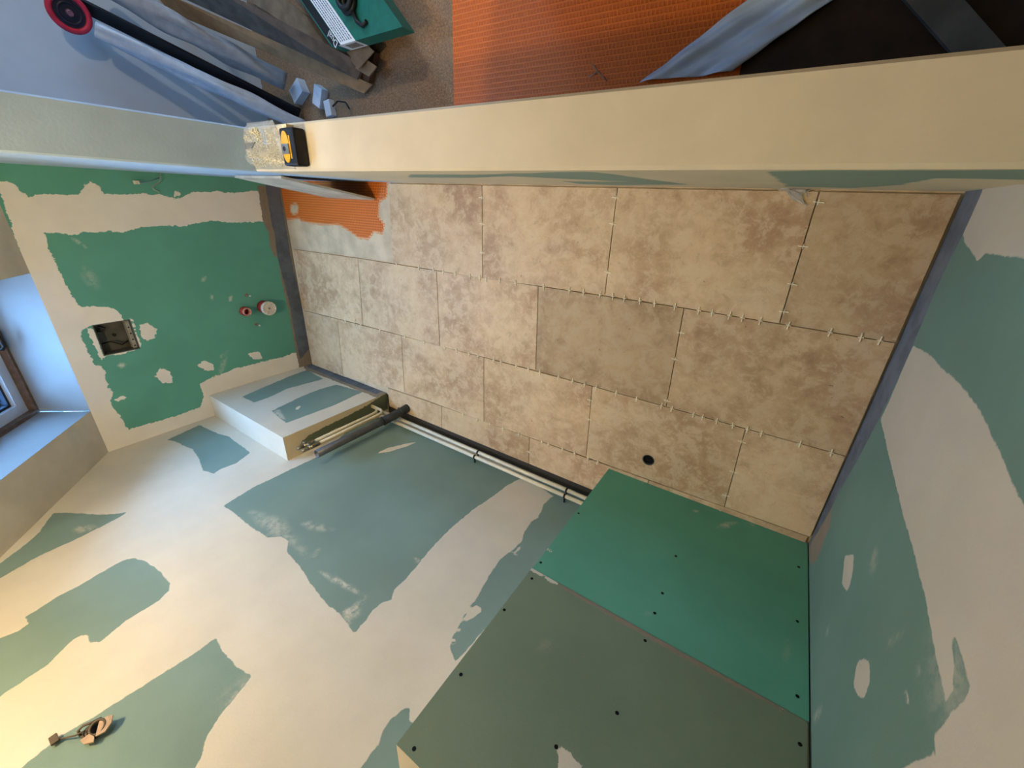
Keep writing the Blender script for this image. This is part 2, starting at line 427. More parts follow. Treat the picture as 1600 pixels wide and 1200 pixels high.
# ------------------------------------------------------------ bathroom walls
jb = [at(*q, 'x', XL) for q in ((145,513),(205,503),(218,542),(160,556))]
HB = (-.862, -.70, .915, 1.063)
leftP = [
 ('pl','+',[(-15,283),(15,284),(28,294),(45,308),(60,302),(120,305),(130,290),(142,284),(155,290),(162,304),(250,303),(262,308),(275,311),(300,302),(312,300),(340,299),(360,301),(395,298),(412,300),(418,347),(370,348),(330,346),(300,351),(292,354),(250,353),(215,356),(190,362),(130,362),(122,366),(70,364),(80,395),(93,423),(100,440),(112,462),(128,481),(150,478),(180,481),(190,492),(193,501),(140,511),(126,517),(128,527),(137,548),(148,570),(160,573),(170,605),(177,612),(172,625),(180,640),(190,655),(200,672),(240,660),(290,645),(313,636),(318,620),(313,600),(330,590),(365,577),(400,568),(440,558),(465,550),(490,580),(420,640),(160,720),(100,600),(0,300)]),
 ('pl','+',[(135,513),(145,512),(163,556),(159,564)]),
 ('pl','+',[(203,498),(208,499),(221,543),(216,543)]),
 ('pl','+',[(160,556),(218,542),(219,545),(160,560)]),
 ('pl','+',[(217,508),(230,504),(245,515),(243,528),(230,533),(219,525)]),
 ('pl','+',[(242,587),(250,576),(262,577),(271,590),(270,598),(255,598)]),
 ('pl','+',[(305,571),(318,564),(333,570),(334,578),(322,579)]),
 ('pl','+',[(388,553),(405,549),(410,560),(398,562)]),
 ('pl','+',[(180,625),(190,618),(197,621),(184,628)]),
 ('pl','+',[(272,306),(275,299),(283,300),(284,306)]),
 ('th','+',stroke((112,372),(136,388),5),.006,.5),('th','+',stroke((342,588),(356,548),8),.008,.3),
 ('th','+',stroke((184,572),(198,569),7),.006,.7),('th','+',stroke((132,420),(150,450),14),.02,.3),
 ('th','+',[(330,460),(333,463),(332,469),(329,466)],.004,.8),('th','+',[(358,464),(363,462),(362,470),(358,471)],.004,.7),
 ('th','+',stroke((315,440),(322,432),5),.006,.5),('th','+',stroke((344,560),(352,552),5),.006,.5),
 ('gr','+',[(403,290),(415,290),(424,318),(434,345),(440,400),(455,470),(470,545),(474,578),(468,576),(462,548),(452,490),(440,440),(434,402),(428,402),(422,385),(420,362),(410,345),(406,320)]),
 ('gr','+',[(434,290),(445,280),(460,360),(490,566),(480,577),(470,575),(462,540),(445,380)]),
 ('bl','+',[(414,285),(419,318),(423,342),(430,369),(433,402),(440,426),(452,474),(464,540),(469,562),(483,545),(472,480),(454,400),(438,300),(437,280)]),
]
wl = struct(painted('wall_left', 'x', XL, (YB, TH), (-.012, ZK), .006, leftP, M_green, hole=(HB[0], HB[1], HB[2], HB[3])))
# the same knee wall going on in the room beyond, and what closes that room
far = MB(); far.box((XL-.05, TH, -.03), (XL, YF, ZK)).obj('wall_left', M_cold)
struct(bpy.data.objects['wall_left.001'])

S = lambda *a: [tuple(p) for p in a]
backP = [
 ('pl','+',[(-400,500),(900,380),(900,1500),(-400,1500)]),
 # upper-left patch by the boxing
 ('pl','-',[(262,687),(290,674),(312,664),(324,670),(339,677),(357,682),(391,707),(369,724),(345,733),(334,740),(318,735),(310,715),(302,702),(290,697),(275,690)]),
 # large sheet
 ('pl','-',[(350,790),(395,762),(445,738),(500,712),(545,672),(560,640),(940,790),(905,782),(865,775),(820,745),(806,751),(790,760),(779,769),(740,796),(707,823),(680,850),(665,868),(653,883),(635,904),(617,922),(611,938),(599,941),(584,952),(572,970),(554,990),(542,973),(530,958),(509,943),(488,913),(470,886),(449,863),(452,845),(440,838),(419,839),(392,823),(375,808)]),
 ('pl','-',[(1000,800),(905,778),(868,773),(850,787),(841,808),(830,815),(820,830),(815,846),(800,860),(782,873),(764,900),(746,933),(728,957),(707,996),(704,1010),(712,1034),(760,980),(900,820)]),
 ('pl','+',[(732,951),(744,946),(752,950),(753,956),(740,965),(722,975)]),
 ('pl','+',[(714,983),(720,979),(720,985),(716,989)]),('pl','+',[(706,996),(713,998),(716,1008),(709,1006)]),
 ('pl','-',[(640,1108),(632,1106),(620,1116),(608,1126),(597,1142),(593,1161),(578,1179),(560,1205),(625,1210),(622,1163),(648,1133),(640,1125)]),
 # lower left
 ('pl','-',[(337,998),(348,1019),(368,1040),(393,1056),(372,1085),(348,1112),(322,1150),(318,1180),(300,1210),(20,1210),(76,1166),(96,1150),(150,1118),(230,1068),(280,1036)]),
 ('pl','-',[(-30,1010),(0,998),(30,986),(45,974),(40,964),(54,956),(90,932),(120,917),(156,896),(192,876),(210,872),(228,878),(249,893),(265,911),(265,923),(248,938),(225,953),(200,968),(186,978),(170,992),(156,1004),(140,1004),(136,994),(126,993),(110,1003),(90,1024),(75,1040),(60,1049),(18,1076),(-30,1108)]),
 ('pl','-',[(-20,915),(-20,885),(0,881),(40,850),(60,832),(84,801),(99,801),(156,804),(180,803),(198,800),(188,808),(168,818),(120,842),(60,869)]),
 # trowel marks
 ('pl','+',stroke((590,708),(650,691),6)),
 ('th','+',[(235,876),(250,868),(270,885),(268,902),(258,896),(250,888)],.006,.5),
 ('th','+',stroke((500,893),(572,933),8),.004,1.0),('th','+',stroke((470,818),(520,828),12),.01,.45),('th','+',[(392,800),(440,812),(480,870),(460,850),(440,840),(420,835)],.02,.5),
 ('th','+',[(535,960),(550,950),(562,945),(560,960),(545,975)],.008,.9),('th','+',stroke((550,955),(570,935),9),.006,.8),
 ('th','+',stroke((648,872),(657,880),4),.004,1),('th','+',[(535,955),(548,948),(556,960),(545,972)],.004,1),
 ('th','+',stroke((115,828),(150,824),10),.01,.6),('th','+',stroke((490,870),(500,855),4),.004,.6),
 ('th','+',[(355,1110),(385,1075),(393,1062),(380,1060),(350,1090)],.02,.5),
 ('pl','+',stroke((804,866),(815,852),4)),('pl','+',stroke((800,863),(810,868),3)),
]
YBK = YB
wb = struct(painted('wall_back', 'y', YBK, (XL, XR), (-.012, 2.35), .009, backP, M_sage, flip=True))

rightP = [
 ('pl','+',[(1505,240),(1540,280),(1536,294),(1505,365),(1508,380),(1520,395),(1527,408),(1540,396),(1570,400),(1600,403),(1700,420),(1700,150)]),
 ('pl','+',[(1427,540),(1450,552),(1470,572),(1500,600),(1530,640),(1555,690),(1575,735),(1600,790),(1680,900),(1700,1300),(1380,1300),(1400,1205),(1420,1194),(1440,1185),(1462,1178),(1459,1150),(1482,1120),(1475,1090),(1465,1040),(1455,985),(1445,930),(1432,880),(1425,850),(1410,800),(1393,730),(1376,655),(1390,625),(1411,575)]),
 ('pl','-',[(1487,996),(1494,996),(1509,1043),(1516,1078),(1506,1096),(1475,1121),(1470,1110),(1489,1080),(1490,1040)]),
 ('pl','+',[(1320,868),(1334,867),(1333,890),(1328,915),(1323,923),(1315,912),(1318,890)]),
 ('pl','+',[(1342,1032),(1350,1028),(1358,1034),(1359,1065),(1350,1092),(1340,1088),(1334,1070),(1337,1045)]),
 ('pl','+',stroke((1413,1074),(1420,1104),6)),
 ('th','+',[(1357,880),(1366,855),(1372,865),(1368,890),(1360,892)],.01,.35),('th','+',stroke((1385,1008),(1412,986),6),.008,.35),
 ('th','+',stroke((1272,1128),(1283,1105),8),.008,.6),('th','+',stroke((1291,995),(1296,975),4),.005,.4),('th','+',stroke((1433,1055),(1438,1042),6),.006,.6),
 ('th','+',[(1458,1010),(1475,990),(1500,1000),(1520,1070),(1490,1120),(1465,1100)],.04,.6),
 ('gr','+',[(1290,792),(1303,775),(1296,825),(1277,872),(1267,886),(1262,848)]),
 ('bl','+',[(1505,290),(1535,292),(1536,296),(1505,365),(1466,444),(1429,533),(1411,575),(1376,650),(1340,718),(1310,772),(1296,800),(1262,858),(1300,760),(1405,520),(1512,280)]),
]
wr = struct(painted('wall_right', 'x', XR, (YB, TH), (-.012, 2.35), .009, rightP, M_sage_r, flip=True))

# low partition with its sill, and the full-height stub that ends at the jamb
def pf(u, t):   # photo column and fraction of the face's height, downwards
    return (u, 266.5-(u-787)*.0034+t*((285+(u-605)*.0152)-(266.5-(u-787)*.0034)))
partP = [
 ('pl','-',[pf(*q) for q in [(640,.3),(752,.3),(842,.15),(920,.08),(950,.2),(983,.4),(1075,.85),(965,.95),(905,.9),(860,.62),(752,.55),(640,.55)]]),
 ('pl','+',[pf(*q) for q in [(740,.55),(800,.42),(900,.6),(980,.72),(900,.75),(820,.6)]]),
 ('pl','-',[pf(*q) for q in [(1198,.1),(1300,.04),(1450,.06),(1700,.03),(1700,.5),(1460,.42),(1410,.75),(1330,.93),(1230,.9)]]),
]
z0 = -.03; E_ = 0.004
half_extra = [
 [(XJ-.001, E_+.004, SILL), (XR, E_+.004, SILL), (XR, TH-.006, SILL), (XJ-.001, TH-.006, SILL)],
 [(XJ-.001, 0, SILL-E_), (XR, 0, SILL-E_), (XR, E_+.004, SILL), (XJ-.001, E_+.004, SILL)],
 [(XJ-.001, TH-.006, SILL), (XR, TH-.006, SILL), (XR, TH, SILL-.006), (XJ-.001, TH, SILL-.006)],
 [(XJ-.001, TH, SILL-.006), (XR, TH, SILL-.006), (XR, TH, z0), (XJ-.001, TH, z0)],
]
M_part = board_mat('partition_plaster', (140, 160, 146), (220, 206, 176), rough_edge=.02, edge=.006, fine=14)
wf = struct(painted('wall_front', 'y', 0.0, (XJ-.001, XR), (-.012, SILL-E_), .008, partP, M_part, base=.08, extra=half_extra))
b_ = .005; x0_ = XL
st = [(XL, 0.0), (XJ-b_, 0.0), (XJ, b_), (XJ, TH-b_), (XJ-b_, TH), (XL, TH)]
struct(MB().prism([(x, y, -.03) for x, y in st], (0, 0, 2.33+.03)).obj('wall_front', mat('jamb_plaster', (172, 198, 224), .8, var=.05, scale=5, bump=.0006)))

# sloping ceiling with two roof-window openings, flat ceiling above
def slope_quad(mb, s0, s1, y0, y1, n0=0.0, n1=.06):
    P = [slope(s0, y0, n0), slope(s1, y0, n0), slope(s1, y1, n0), slope(s0, y1, n0)]
    mb.prism(P, SN*(n1-n0))
ZC = 2.33; SE = (ZC-ZK)/math.sin(SL)
cs_ = MB()
ys = [YB-.02, WIN['y0']-.0005, WIN['y1']+.0005, WIN3['y0']-.0005, WIN3['y1']+.0005, YF]
slope_quad(cs_, 0, SE, ys[0], ys[1], 0, .02); slope_quad(cs_, 0, SE, ys[2], ys[3], 0, .02)
slope_quad(cs_, WIN['s1']+.0005, SE, ys[1], ys[2], 0, .02); slope_quad(cs_, 0, SE, ys[4], ys[5], 0, .02)
slope_quad(cs_, WIN3['s1']+.0005, SE, ys[3], ys[4], 0, .02); slope_quad(cs_, 0, WIN3['s0']-.0005, ys[3], ys[4], 0, .02)
xe = XL+math.cos(SL)*SE
cs_.box((xe-.02, YB-.02, ZC), (XF+.05, YF+.05, ZC+.05))
struct(cs_.obj('ceiling', M_ceil))
# smudge of filler where slope meets the wall
struct(MB().box((XF, TH, -.03), (XF+.05, YF+.05, ZC)).obj('wall_right', M_far))
rw = MB(); W2 = WIN2
for a, b in (((XL-.05, -.03), (W2['x0'], ZC+.05)), ((W2['x1'], -.03), (XF+.05, ZC+.05)), ((W2['x0'], -.03), (W2['x1'], W2['z0'])), ((W2['x0'], W2['z1']), (W2['x1'], ZC+.05))):
    rw.box((a[0], YF, a[1]), (b[0], YF+.05, b[1]))
struct(rw.obj('wall_back', M_far))
struct(MB().box((XR+.003, TH-.02, -.03), (XF+.05, TH, ZC)).obj('wall_front', M_far))
# roof windows: plastered reveal, wooden lining, white sash, pane
M_wood = mat('brown_window_lining', (104, 86, 74), .5, var=.2, scale=40)
M_sash = mat('white_sash', (190, 200, 214), .4, var=.03)
def glass_mat():
    t = NT('window_pane'); nt = t.t; nt.nodes.remove(t.b)
    tr = nt.nodes.new('ShaderNodeBsdfTransparent'); gl = nt.nodes.new('ShaderNodeBsdfGlossy'); gl.inputs['Roughness'].default_value = .02
    mx = nt.nodes.new('ShaderNodeMixShader'); lw = nt.nodes.new('ShaderNodeFresnel'); lw.inputs[0].default_value = 1.35
    nt.links.new(lw.outputs[0], mx.inputs[0]); nt.links.new(tr.outputs[0], mx.inputs[1]); nt.links.new(gl.outputs[0], mx.inputs[2])
    nt.links.new(mx.outputs[0], nt.nodes['Material Output'].inputs[0]); return t.m
M_glass = glass_mat()
def roof_window(W, nm):
    y0, y1, s0, s1, D = W['y0'], W['y1'], W['s0'], W['s1'], W['depth']
    root = bpy.data.objects.new(nm, None); link(root); struct(root)
    mb = MB()
    # reveals (each 2 cm thick slab), lower one leans outwards like the photo's
    n0 = .061 if False else 0.0
    low0, low1 = slope(s0, 0, 0), slope(s0-.05, 0, D)
    def slab(P, off): mb.prism(P, off)
    slab([Vector((low0.x, y0, low0.z)), Vector((low0.x, y1, low0.z)), Vector((low1.x, y1, low1.z)), Vector((low1.x, y0, low1.z))], Vector((-.02, 0, -.02)))
    for y, dy in ((y0, -.02), (y1, .02)):
        slab([slope(s0, y, .0), slope(s1, y, .0), slope(s1, y, D+.02), slope(s0-.05, y, D+.02)], (0, dy*.02, 0))
    slab([slope(s1, y0, 0), slope(s1, y1, 0), slope(s1, y1, D+.02), slope(s1, y0, D+.02)], SD*.0004)
    mb.prism([slope(-.35, y0-.4, D+.09), slope(s1+.3, y0-.4, D+.09), slope(s1+.3, y0-.0, D+.09), slope(-.35, y0-.0, D+.09)], SN*.02)
    mb.prism([slope(-.35, y1, D+.09), slope(s1+.3, y1, D+.09), slope(s1+.3, y1+.4, D+.09), slope(-.35, y1+.4, D+.09)], SN*.02)
    r = mb.obj('reveal', M_white, root)
    def frame(n, mrg, wd, th, m, name):
        f = MB(); a0, a1 = s0-.05+mrg, s1-mrg; b0, b1 = y0+mrg, y1-mrg
        for (p, q, u, v) in ((a0, a0+wd, b0, b1), (a1-wd, a1, b0, b1), (a0+wd, a1-wd, b0, b0+wd), (a0+wd, a1-wd, b1-wd, b1)):
            P = [slope(p, u, n), slope(q, u, n), slope(q, v, n), slope(p, v, n)]; f.prism(P, SN*th)
        return f.obj(name, m, root)
    frame(D-.02, 0.0, .018, .10, M_wood, 'window_frame')
    frame(D+.012, .018, .05, .05, M_sash, 'sash'); frame(D+.03, .068, .012, .02, mat('dark_seal', (30, 40, 60), .6), 'seal')
    g = MB(); a0, a1 = s0-.05+.07, s1-.07
    g.prism([slope(a0, y0+.07, D+.04), slope(a1, y0+.07, D+.04), slope(a1, y1-.07, D+.04), slope(a0, y1-.07, D+.04)], SN*.004)
    g.obj('pane', M_glass, root)
    h = MB(); ym = (y0+y1)/2+.05
    h.tube([slope(s0+.0, ym-.045, D+.012), slope(s0+.0, ym-.045, D-.03), slope(s0+.0, ym-.03, D-.04), slope(s0+.01, ym+.04, D-.04)], .008)
    h.box((-.02, -.02, -.004), (.02, .02, .004), .002, Matrix.Translation(slope(s0, ym-.045, D+.01)) @ Matrix((SD, Vector((0,1,0)), SN)).transposed().to_4x4())
    h.obj('handle', M_dark, root)
    return root
roof_window(WIN, 'window_1'); roof_window(WIN3, 'window_3')
def wall_window():
    root = bpy.data.objects.new('window_2', None); link(root); struct(root); y0, y1, z0_, z1_ = WIN2['x0'], WIN2['x1'], WIN2['z0'], WIN2['z1']; f = MB()
    for a, b in (((y0, z0_), (y0+.06, z1_)), ((y1-.06, z0_), (y1, z1_)), ((y0+.06, z0_), (y1-.06, z0_+.06)), ((y0+.06, z1_-.06), (y1-.06, z1_))):
        f.box((a[0], YF+.005, a[1]), (b[0], YF+.055, b[1]), .002)
    f.obj('window_frame', M_sash, root); MB().box((y0+.055, YF+.028, z0_+.055), (y1-.055, YF+.032, z1_-.055)).obj('pane', M_glass, root)
wall_window()
# added unseen tall box: keeps that room's lamp off the mat's right half
shade_box = thing('added_shade_box', 'added unseen tall brown box blocking lamp light in the room beyond the partition', 'light blocker', (.565, .76, -.004))
q = MB(); q.box((.565, .76, .0026), (1.45, 1.16, 1.85), .004); cb1 = q.obj('shade_box_body', mat('shade_box_brown', (96, 84, 70), .6, var=.04))
q = MB(); q.box((.570, .742, .02), (1.006, .759, 1.84), .002); cb2 = q.obj('shade_box_front', mat('shade_box_brown', (1,1,1)))
q = MB(); q.box((1.010, .742, .02), (1.445, .759, 1.84), .002); cb3 = q.obj('shade_box_front', mat('shade_box_brown', (1,1,1))); adopt(shade_box, cb1, cb2, cb3)

# ------------------------------------------------------------ boxing in the back-left corner
BX, BY, BZ = -.355, -1.232, .676
boxP = [
 ('pl','+',[(200,500),(700,500),(700,800),(200,800)]),
 ('pl','-',[(378,620),(412,605),(455,587),(480,578),(505,592),(450,607),(420,621),(397,629)]),
 ('pl','-',[(425,642),(445,632),(470,620),(500,608),(525,601),(567,612),(525,632),(485,647),(447,661),(436,652)]),
 ('pl','+',stroke((462,640),(470,634),4)),
 ('th','+',[(412,640),(436,640),(445,655),(430,652)],.008,1.0),
 ('gr','+',[(470,566),(490,560),(606,606),(602,622),(585,620),(520,594),(478,578)]),
 ('bl','+',[(478,566),(494,566),(604,608),(588,616),(530,594),(482,574)]),
]
cb = painted('wall_boxing', 'y', BY, (XL, BX), (-.012, BZ), .006, boxP, M_sage, flip=True, extra=[
 [(XL, BY, BZ), (BX, BY, BZ), (BX, YB, BZ), (XL, YB, BZ)]])
struct(cb)
sideP = [('pl','+',[(300,500),(700,500),(700,800),(300,800)]),
 ('th','+',[],.01)] 
sideP = [('pl','+',[(300,500),(700,500),(700,800),(300,800)]),
 ('pl','-',[(467,697),(478,684),(500,670),(540,652),(575,632),(606,612),(606,640),(575,650),(530,668),(500,683)])]
struct(painted('wall_boxing', 'x', BX, (YB, BY), (-.012, BZ), .005, sideP, board_mat('boxing_side', (96, 104, 82), (206, 190, 158), rough_edge=.012), flip=False))

# ------------------------------------------------------------ boxed-out panel (two boards) on the right
PX, PY = 1.16, -1.166
seamL, seamR = at(835, 890, 'y', PY).z, at(1265, 1130, 'y', PY).z
PZ = 1.262
core = struct(MB().box((PX+.003, YB+.001, -.011), (XR-.001, PY-.0125, PZ-.002)).obj('wall_panel', mat('gypsum_core', (206, 200, 176), .9, var=.06)))
lowP = [('th','+',stroke((1118,826),(1150,816),9),.006,.7),('th','+',stroke((1165,818),(1180,822),6),.005,.7),('th','+',stroke((1082,798),(1093,799),4),.004,.6),
 ('pl','+',[(1121,794),(1126,793),(1131,798),(1124,799)]),('th','+',stroke((1002,740),(1005,764),2),.003,.2),
 ('pl','+',stroke((851,855),(863,863),4)),('th','+',stroke((1228,1030),(1232,1000),6),.01,.3),('th','+',stroke((1006,960),(1020,958),5),.006,.3)]
lowb = painted('lower_board', 'y', PY, (PX, XR-.004), (-.001, seamL-.001), .008, lowP, M_deep, flip=True, parent=core,
    extra=[[(PX, PY, -.001), (PX, PY-.0125, -.001), (PX, PY-.0125, seamL), (PX, PY, seamL)]])
upP = [('pl','+',[(827,890),(835,886),(850,896),(872,911),(869,914),(845,901),(833,894)]),
 ('pl','+',[(945,956),(951,957),(953,961),(946,959)]),('pl','+',[(1217,1102),(1224,1104),(1228,1110),(1219,1108)]),
 ('pl','+',[(869,1166),(880,1168),(895,1178),(912,1198),(908,1212),(870,1212),(872,1190)]),
 ('gr','+',[(872,909),(900,924),(960,958),(1040,1004),(1120,1050),(1228,1108),(1228,1112),(1120,1057),(1030,1006),(945,958),(880,920)]),
 ('th','+',stroke((846,1010),(862,1008),9),.02,.25)]
upb = painted('upper_board', 'y', PY+.0012, (PX-.002, XR-.008), (seamL+.0005, PZ), .008, upP, M_olive, flip=True, parent=core,
    extra=[[(PX-.002, PY+.0012, PZ), (XR-.008, PY+.0012, PZ), (XR-.008, YB, PZ), (PX-.002, YB, PZ)],
           [(PX-.002, PY+.0012, seamL), (PX-.002, PY-.0125, seamL), (PX-.002, PY-.0125, PZ), (PX-.002, PY+.0012, PZ)]])
lowb['label'] = 'deep green lower board'; upb['label'] = 'dull sage green upper board'
M_screw = mat('black_screw', (22, 22, 20), .5, .6)
def screws(pts, par, y):
    for u, v in pts:
        p = at(u, v, 'y', y)
        MB().cyl(p+Vector((0, -.004, 0)), p+Vector((0, .0006, 0)), .0042, .0046, 12).obj('screw', M_screw, par)
screws([(845,879),(1035,927),(1023,958),(1056,869),(1248,886),(904,802),(1246,971),(1246,1088)], lowb, PY)
screws([(831,904),(788,953),(720,1054),(647,1170),(1008,1001),(964,1114),(869,1167),(1250,1163)], upb, PY+.0012)

# ------------------------------------------------------------ services
# junction box in the left wall
jbx = thing('junction_box', 'square open grey junction box recessed in the green wall near the roof window', 'junction box', (XL, (HB[0]+HB[1])/2, HB[2]))
M_jb = mat('grey_box_plastic', (86, 86, 80), .5, var=.15, scale=14); M_rim = mat('pale_cut_edge', (150, 146, 134), .85, bump=.001)
y0, y1, zz0, zz1 = HB; d = .065; t_ = .004; q = MB()
q.box((XL-d, y0-.003, zz0-.003), (XL-d+t_, y1+.003, zz1+.003))
for ya_, yb_, za_, zb_ in ((y0-.003, y0+t_, zz0-.003, zz1+.003), (y1-t_, y1+.003, zz0-.003, zz1+.003), (y0+t_, y1-t_, zz0-.003, zz0+t_), (y0+t_, y1-t_, zz1-t_, zz1+.003)): q.box((XL-d+t_, ya_, za_), (XL-.0006, yb_, zb_))
adopt(jbx, q.obj('back_box', M_jb))
q = MB(); q.box((XL-.05, y0+.006, zz0+.006), (XL-.012, y1-.008, zz0+.022), .001); adopt(jbx, q.obj('terminal_strip', M_rim))
ho = [((XL-.012, y0+.02+.033*k, zz0+.014), (XL-.0115, y0+.02+.033*k, zz0+.014), .004) for k in range(4)]
ho += [((XL-d+.005, y1-.04, zz1-.028), (XL-d+.006, y1-.04, zz1-.028), .009), ((XL-d+.004, y1-.08, zz0+.07), (XL-d+.012, y1-.08, zz0+.07), .008)]
for a, b, c_ in ho: adopt(jbx, MB().cyl(a, b, c_, seg=12).obj('knockout_hole', M_dark))
q = MB(); q.tube([(XL-.05, y0+.04, zz0+.03), (XL-.02, y0+.035, zz0+.06), (XL-.025, y0+.06, zz0+.10), (XL-.05, y0+.05, zz1-.02)], .004)
q.tube([(XL-.055, y1-.02, zz1-.03), (XL-.03, y1-.03, zz1-.05), (XL-.03, y1-.045, zz1-.03), (XL-.06, y1-.05, zz1-.02)], .0035)
adopt(jbx, q.obj('cable', mat('black_cable', (24, 24, 24), .5)))

# outlets low on the left wall
M_red = mat('red_plastic', (168, 56, 46), .45); M_redd = mat('dark_red_plastic', (120, 28, 20), .5); M_cream = mat('dusty_white_plastic', (214, 204, 190), .6, var=.15, scale=90)
p = at(385, 487, 'x', XL+.03)
s1 = thing('pipe_stub', 'small open red plastic pipe stub sticking out of the green wall', 'pipe', (XL, p.y, p.z))
adopt(s1, MB().pipe((XL-.002, p.y, p.z), (XL+.045, p.y, p.z), .024, .019).obj('pipe_body', mat('pink_white_plastic', (206, 150, 140), .5, var=.2, scale=60)),
      MB().pipe((XL+.0005, p.y, p.z), (XL+.03, p.y, p.z), .0275, .0242).obj('red_collar', M_red),
      MB().cyl((XL+.006, p.y, p.z), (XL+.008, p.y, p.z), .0189).obj('plug', M_redd))
p = at(421, 482, 'x', XL+.075)
s2 = thing('waste_outlet', 'large round dusty white cap on a red waste outlet of the green wall', 'pipe', (XL, p.y, p.z))
q = MB(); q.cyl((XL+.055, p.y, p.z), (XL+.075, p.y, p.z), .044, .044, 32); q.torus((XL+.075, p.y, p.z), .040, .004, (1, 0, 0))
cap = q.obj('cap', M_cream)
q2 = MB(); q2.cyl((XL+.0751, p.y, p.z), (XL+.078, p.y, p.z), .0075, .006, 14); kn = q2.obj('knob', mat('grey_knob', (150, 146, 140), .5))
q3 = MB()
for k in range(10): a = k*.628; q3.cyl((XL+.0745, p.y+.028*math.cos(a), p.z+.028*math.sin(a)), (XL+.0758, p.y+.028*math.cos(a), p.z+.028*math.sin(a)), .0014, seg=8)
kn.parent = cap; adopt(s2, MB().cyl((XL-.002, p.y, p.z), (XL+.055, p.y, p.z), .040, .042, 28).obj('red_sleeve', M_red), cap, q3.obj('rim_dots', mat('grey_knob', (1,1,1))))
for (u, v), lb in (((389, 462), 'small metal wall bolt just above the two pipe stubs'), ((404, 508), 'small metal wall bolt just below the two pipe stubs')):
    p = at(u, v, 'x', XL+.03)
    b = thing('wall_bolt', lb, 'bolt', (XL, p.y, p.z)); q = MB()
    q.cyl((XL-.004, p.y, p.z), (XL+.045, p.y, p.z), .0035, seg=10); rod = q.obj('rod', mat('galvanised', (150, 150, 145), .35, .8))
    adopt(b, rod, MB().cyl((XL+.038, p.y, p.z), (XL+.047, p.y, p.z), .0055, .005, 6).obj('cap', mat('off_white_cap', (216, 212, 200), .5)),
          MB().cyl((XL+.0002, p.y, p.z), (XL+.002, p.y, p.z), .010, .009, 12).obj('washer', mat('drill_dust', (150, 110, 96), .9)))
# cable under the sill
w1 = thing('wall_cable', 'loose thin grey cable with a white connector hanging under the sill on the green wall', 'cable', tuple(at(247, 268, 'x', XL)))
def px_tube(pts, r, x=XL, off=.012): return [at(u, v, 'x', x+off+o) for u, v, o in pts]
q = MB(); q.tube(px_tube([(247,266,0),(250,274,.01),(251,281,.01),(246,287,.006),(238,291,.004),(240,296,.004),(249,300,0)], 1), .0028, 8); a1 = q.obj('wire', mat('grey_wire', (146, 158, 150), .5))
q = MB(); q.tube(px_tube([(249,278,0),(240,281,.006),(230,285,.008),(218,286,.01)], 1), .0022, 8); a2 = q.obj('wire', mat('blue_wire', (104, 140, 160), .5))
c0 = at(213, 285, 'x', XL+.02); a3 = MB().box(c0-Vector((.008, .008, .011)), c0+Vector((.008, .008, .011)), .003).obj('connector', M_cream)
c0 = at(248, 266, 'x', XL+.01); a4 = MB().box(c0-Vector((.011, .006, .014)), c0+Vector((.008, .006, .014)), .003).obj('grommet', M_dark)
adopt(w1, a1, a2, a3, a4)
# cable coil on the back wall
cc = at(150, 1140, 'y', YB)
w2 = thing('outlet_hole', 'round cable hole with coiled grey wires and loose cover on the tall plastered wall', 'cable', tuple(cc))
def bw(u, v, o=0): return at(u, v, 'y', YB+.008+o)
ex = (bw(176, 1118)-bw(126, 1160)).normalized()
q = MB(); q.cyl(cc+Vector((0, -.004, 0)), cc+Vector((0, .001, 0)), .026, seg=28); a1 = q.obj('hole', mat('pipe_black', (1,1,1)))
q = MB(); 
for k in range(3): q.torus(bw(146+k*3, 1140-k*2, .004+.006*k), .020-.002*k, .003, (.2*k-.1, 1, .15*k), 24, 8)
q.tube([bw(126,1150,.004), bw(122,1142,.012), bw(130,1134,.018), bw(145,1128,.02), bw(158,1122,.012)], .0032, 8)
q.tube([bw(92,1155,.002), bw(105,1152,.006), bw(118,1149,.012), bw(132,1142,.016)], .0022, 8)
a2 = q.obj('cable', mat('brown_grey_cable', (92, 80, 66), .55))
q = MB(); q.prism([bw(152,1142,.012), bw(156,1128,.016), bw(168,1120,.02), bw(177,1118,.018), bw(175,1130,.014), bw(165,1144,.01), bw(150,1152,.008)], (0, .004, 0))
a3 = q.obj('cover_shard', mat('beige_plastic', (176, 150, 128), .55))
q = MB(); q.prism([bw(126,1158,.008), bw(140,1148,.014), bw(148,1152,.012), bw(147,1160,.008), bw(132,1164,.004)], (0, .004, 0)); a4 = q.obj('cover_shard', mat('beige_plastic', (1,1,1)))
q = MB(); q.box(bw(86,1158)-Vector((.016, 0, .008)), bw(86,1158)+Vector((.010, .008, .008)), .003); a5 = q.obj('cable_end', mat('brown_grey_cable', (1,1,1)))
adopt(w2, a1, a2, a3, a4, a5)

# heating pipes along the back wall
M_pipe = mat('ivory_pipe', (232, 226, 204), .32, var=.04, spec=.5)
M_clip = mat('black_cable', (1,1,1))
def hpipe(a, b, y, lbl):
    pa, pb = at(*a, 'y', y), at(*b, 'y', y); zc = (pa.z+pb.z)/2
    pa = Vector((BX+.02, y, zc)); pb = Vector((1.55, y, zc))
    t = thing('heating_pipe', lbl, 'pipe', tuple(pa), 'heating pipes along the back wall')
    q = MB().cyl(pa, pb, .0095, seg=20).obj('pipe_body', M_pipe); adopt(t, q)
    for u in (.445, .99):
        c = Vector((u+(0 if zc < .07 else .01), y, zc)); k = MB(); k.torus(c, .0105, .0022, (1, 0, 0), 20, 8, 1, 2.2); k.box(c+Vector((-.004, -.038, -.003)), c+Vector((.004, -.008, .003)), .001)
        adopt(t, k.obj('pipe_clip', M_clip))
hpipe((612, 652), (905, 771), -1.335, 'white heating pipe along the wall foot, the one nearer the floor tiles')
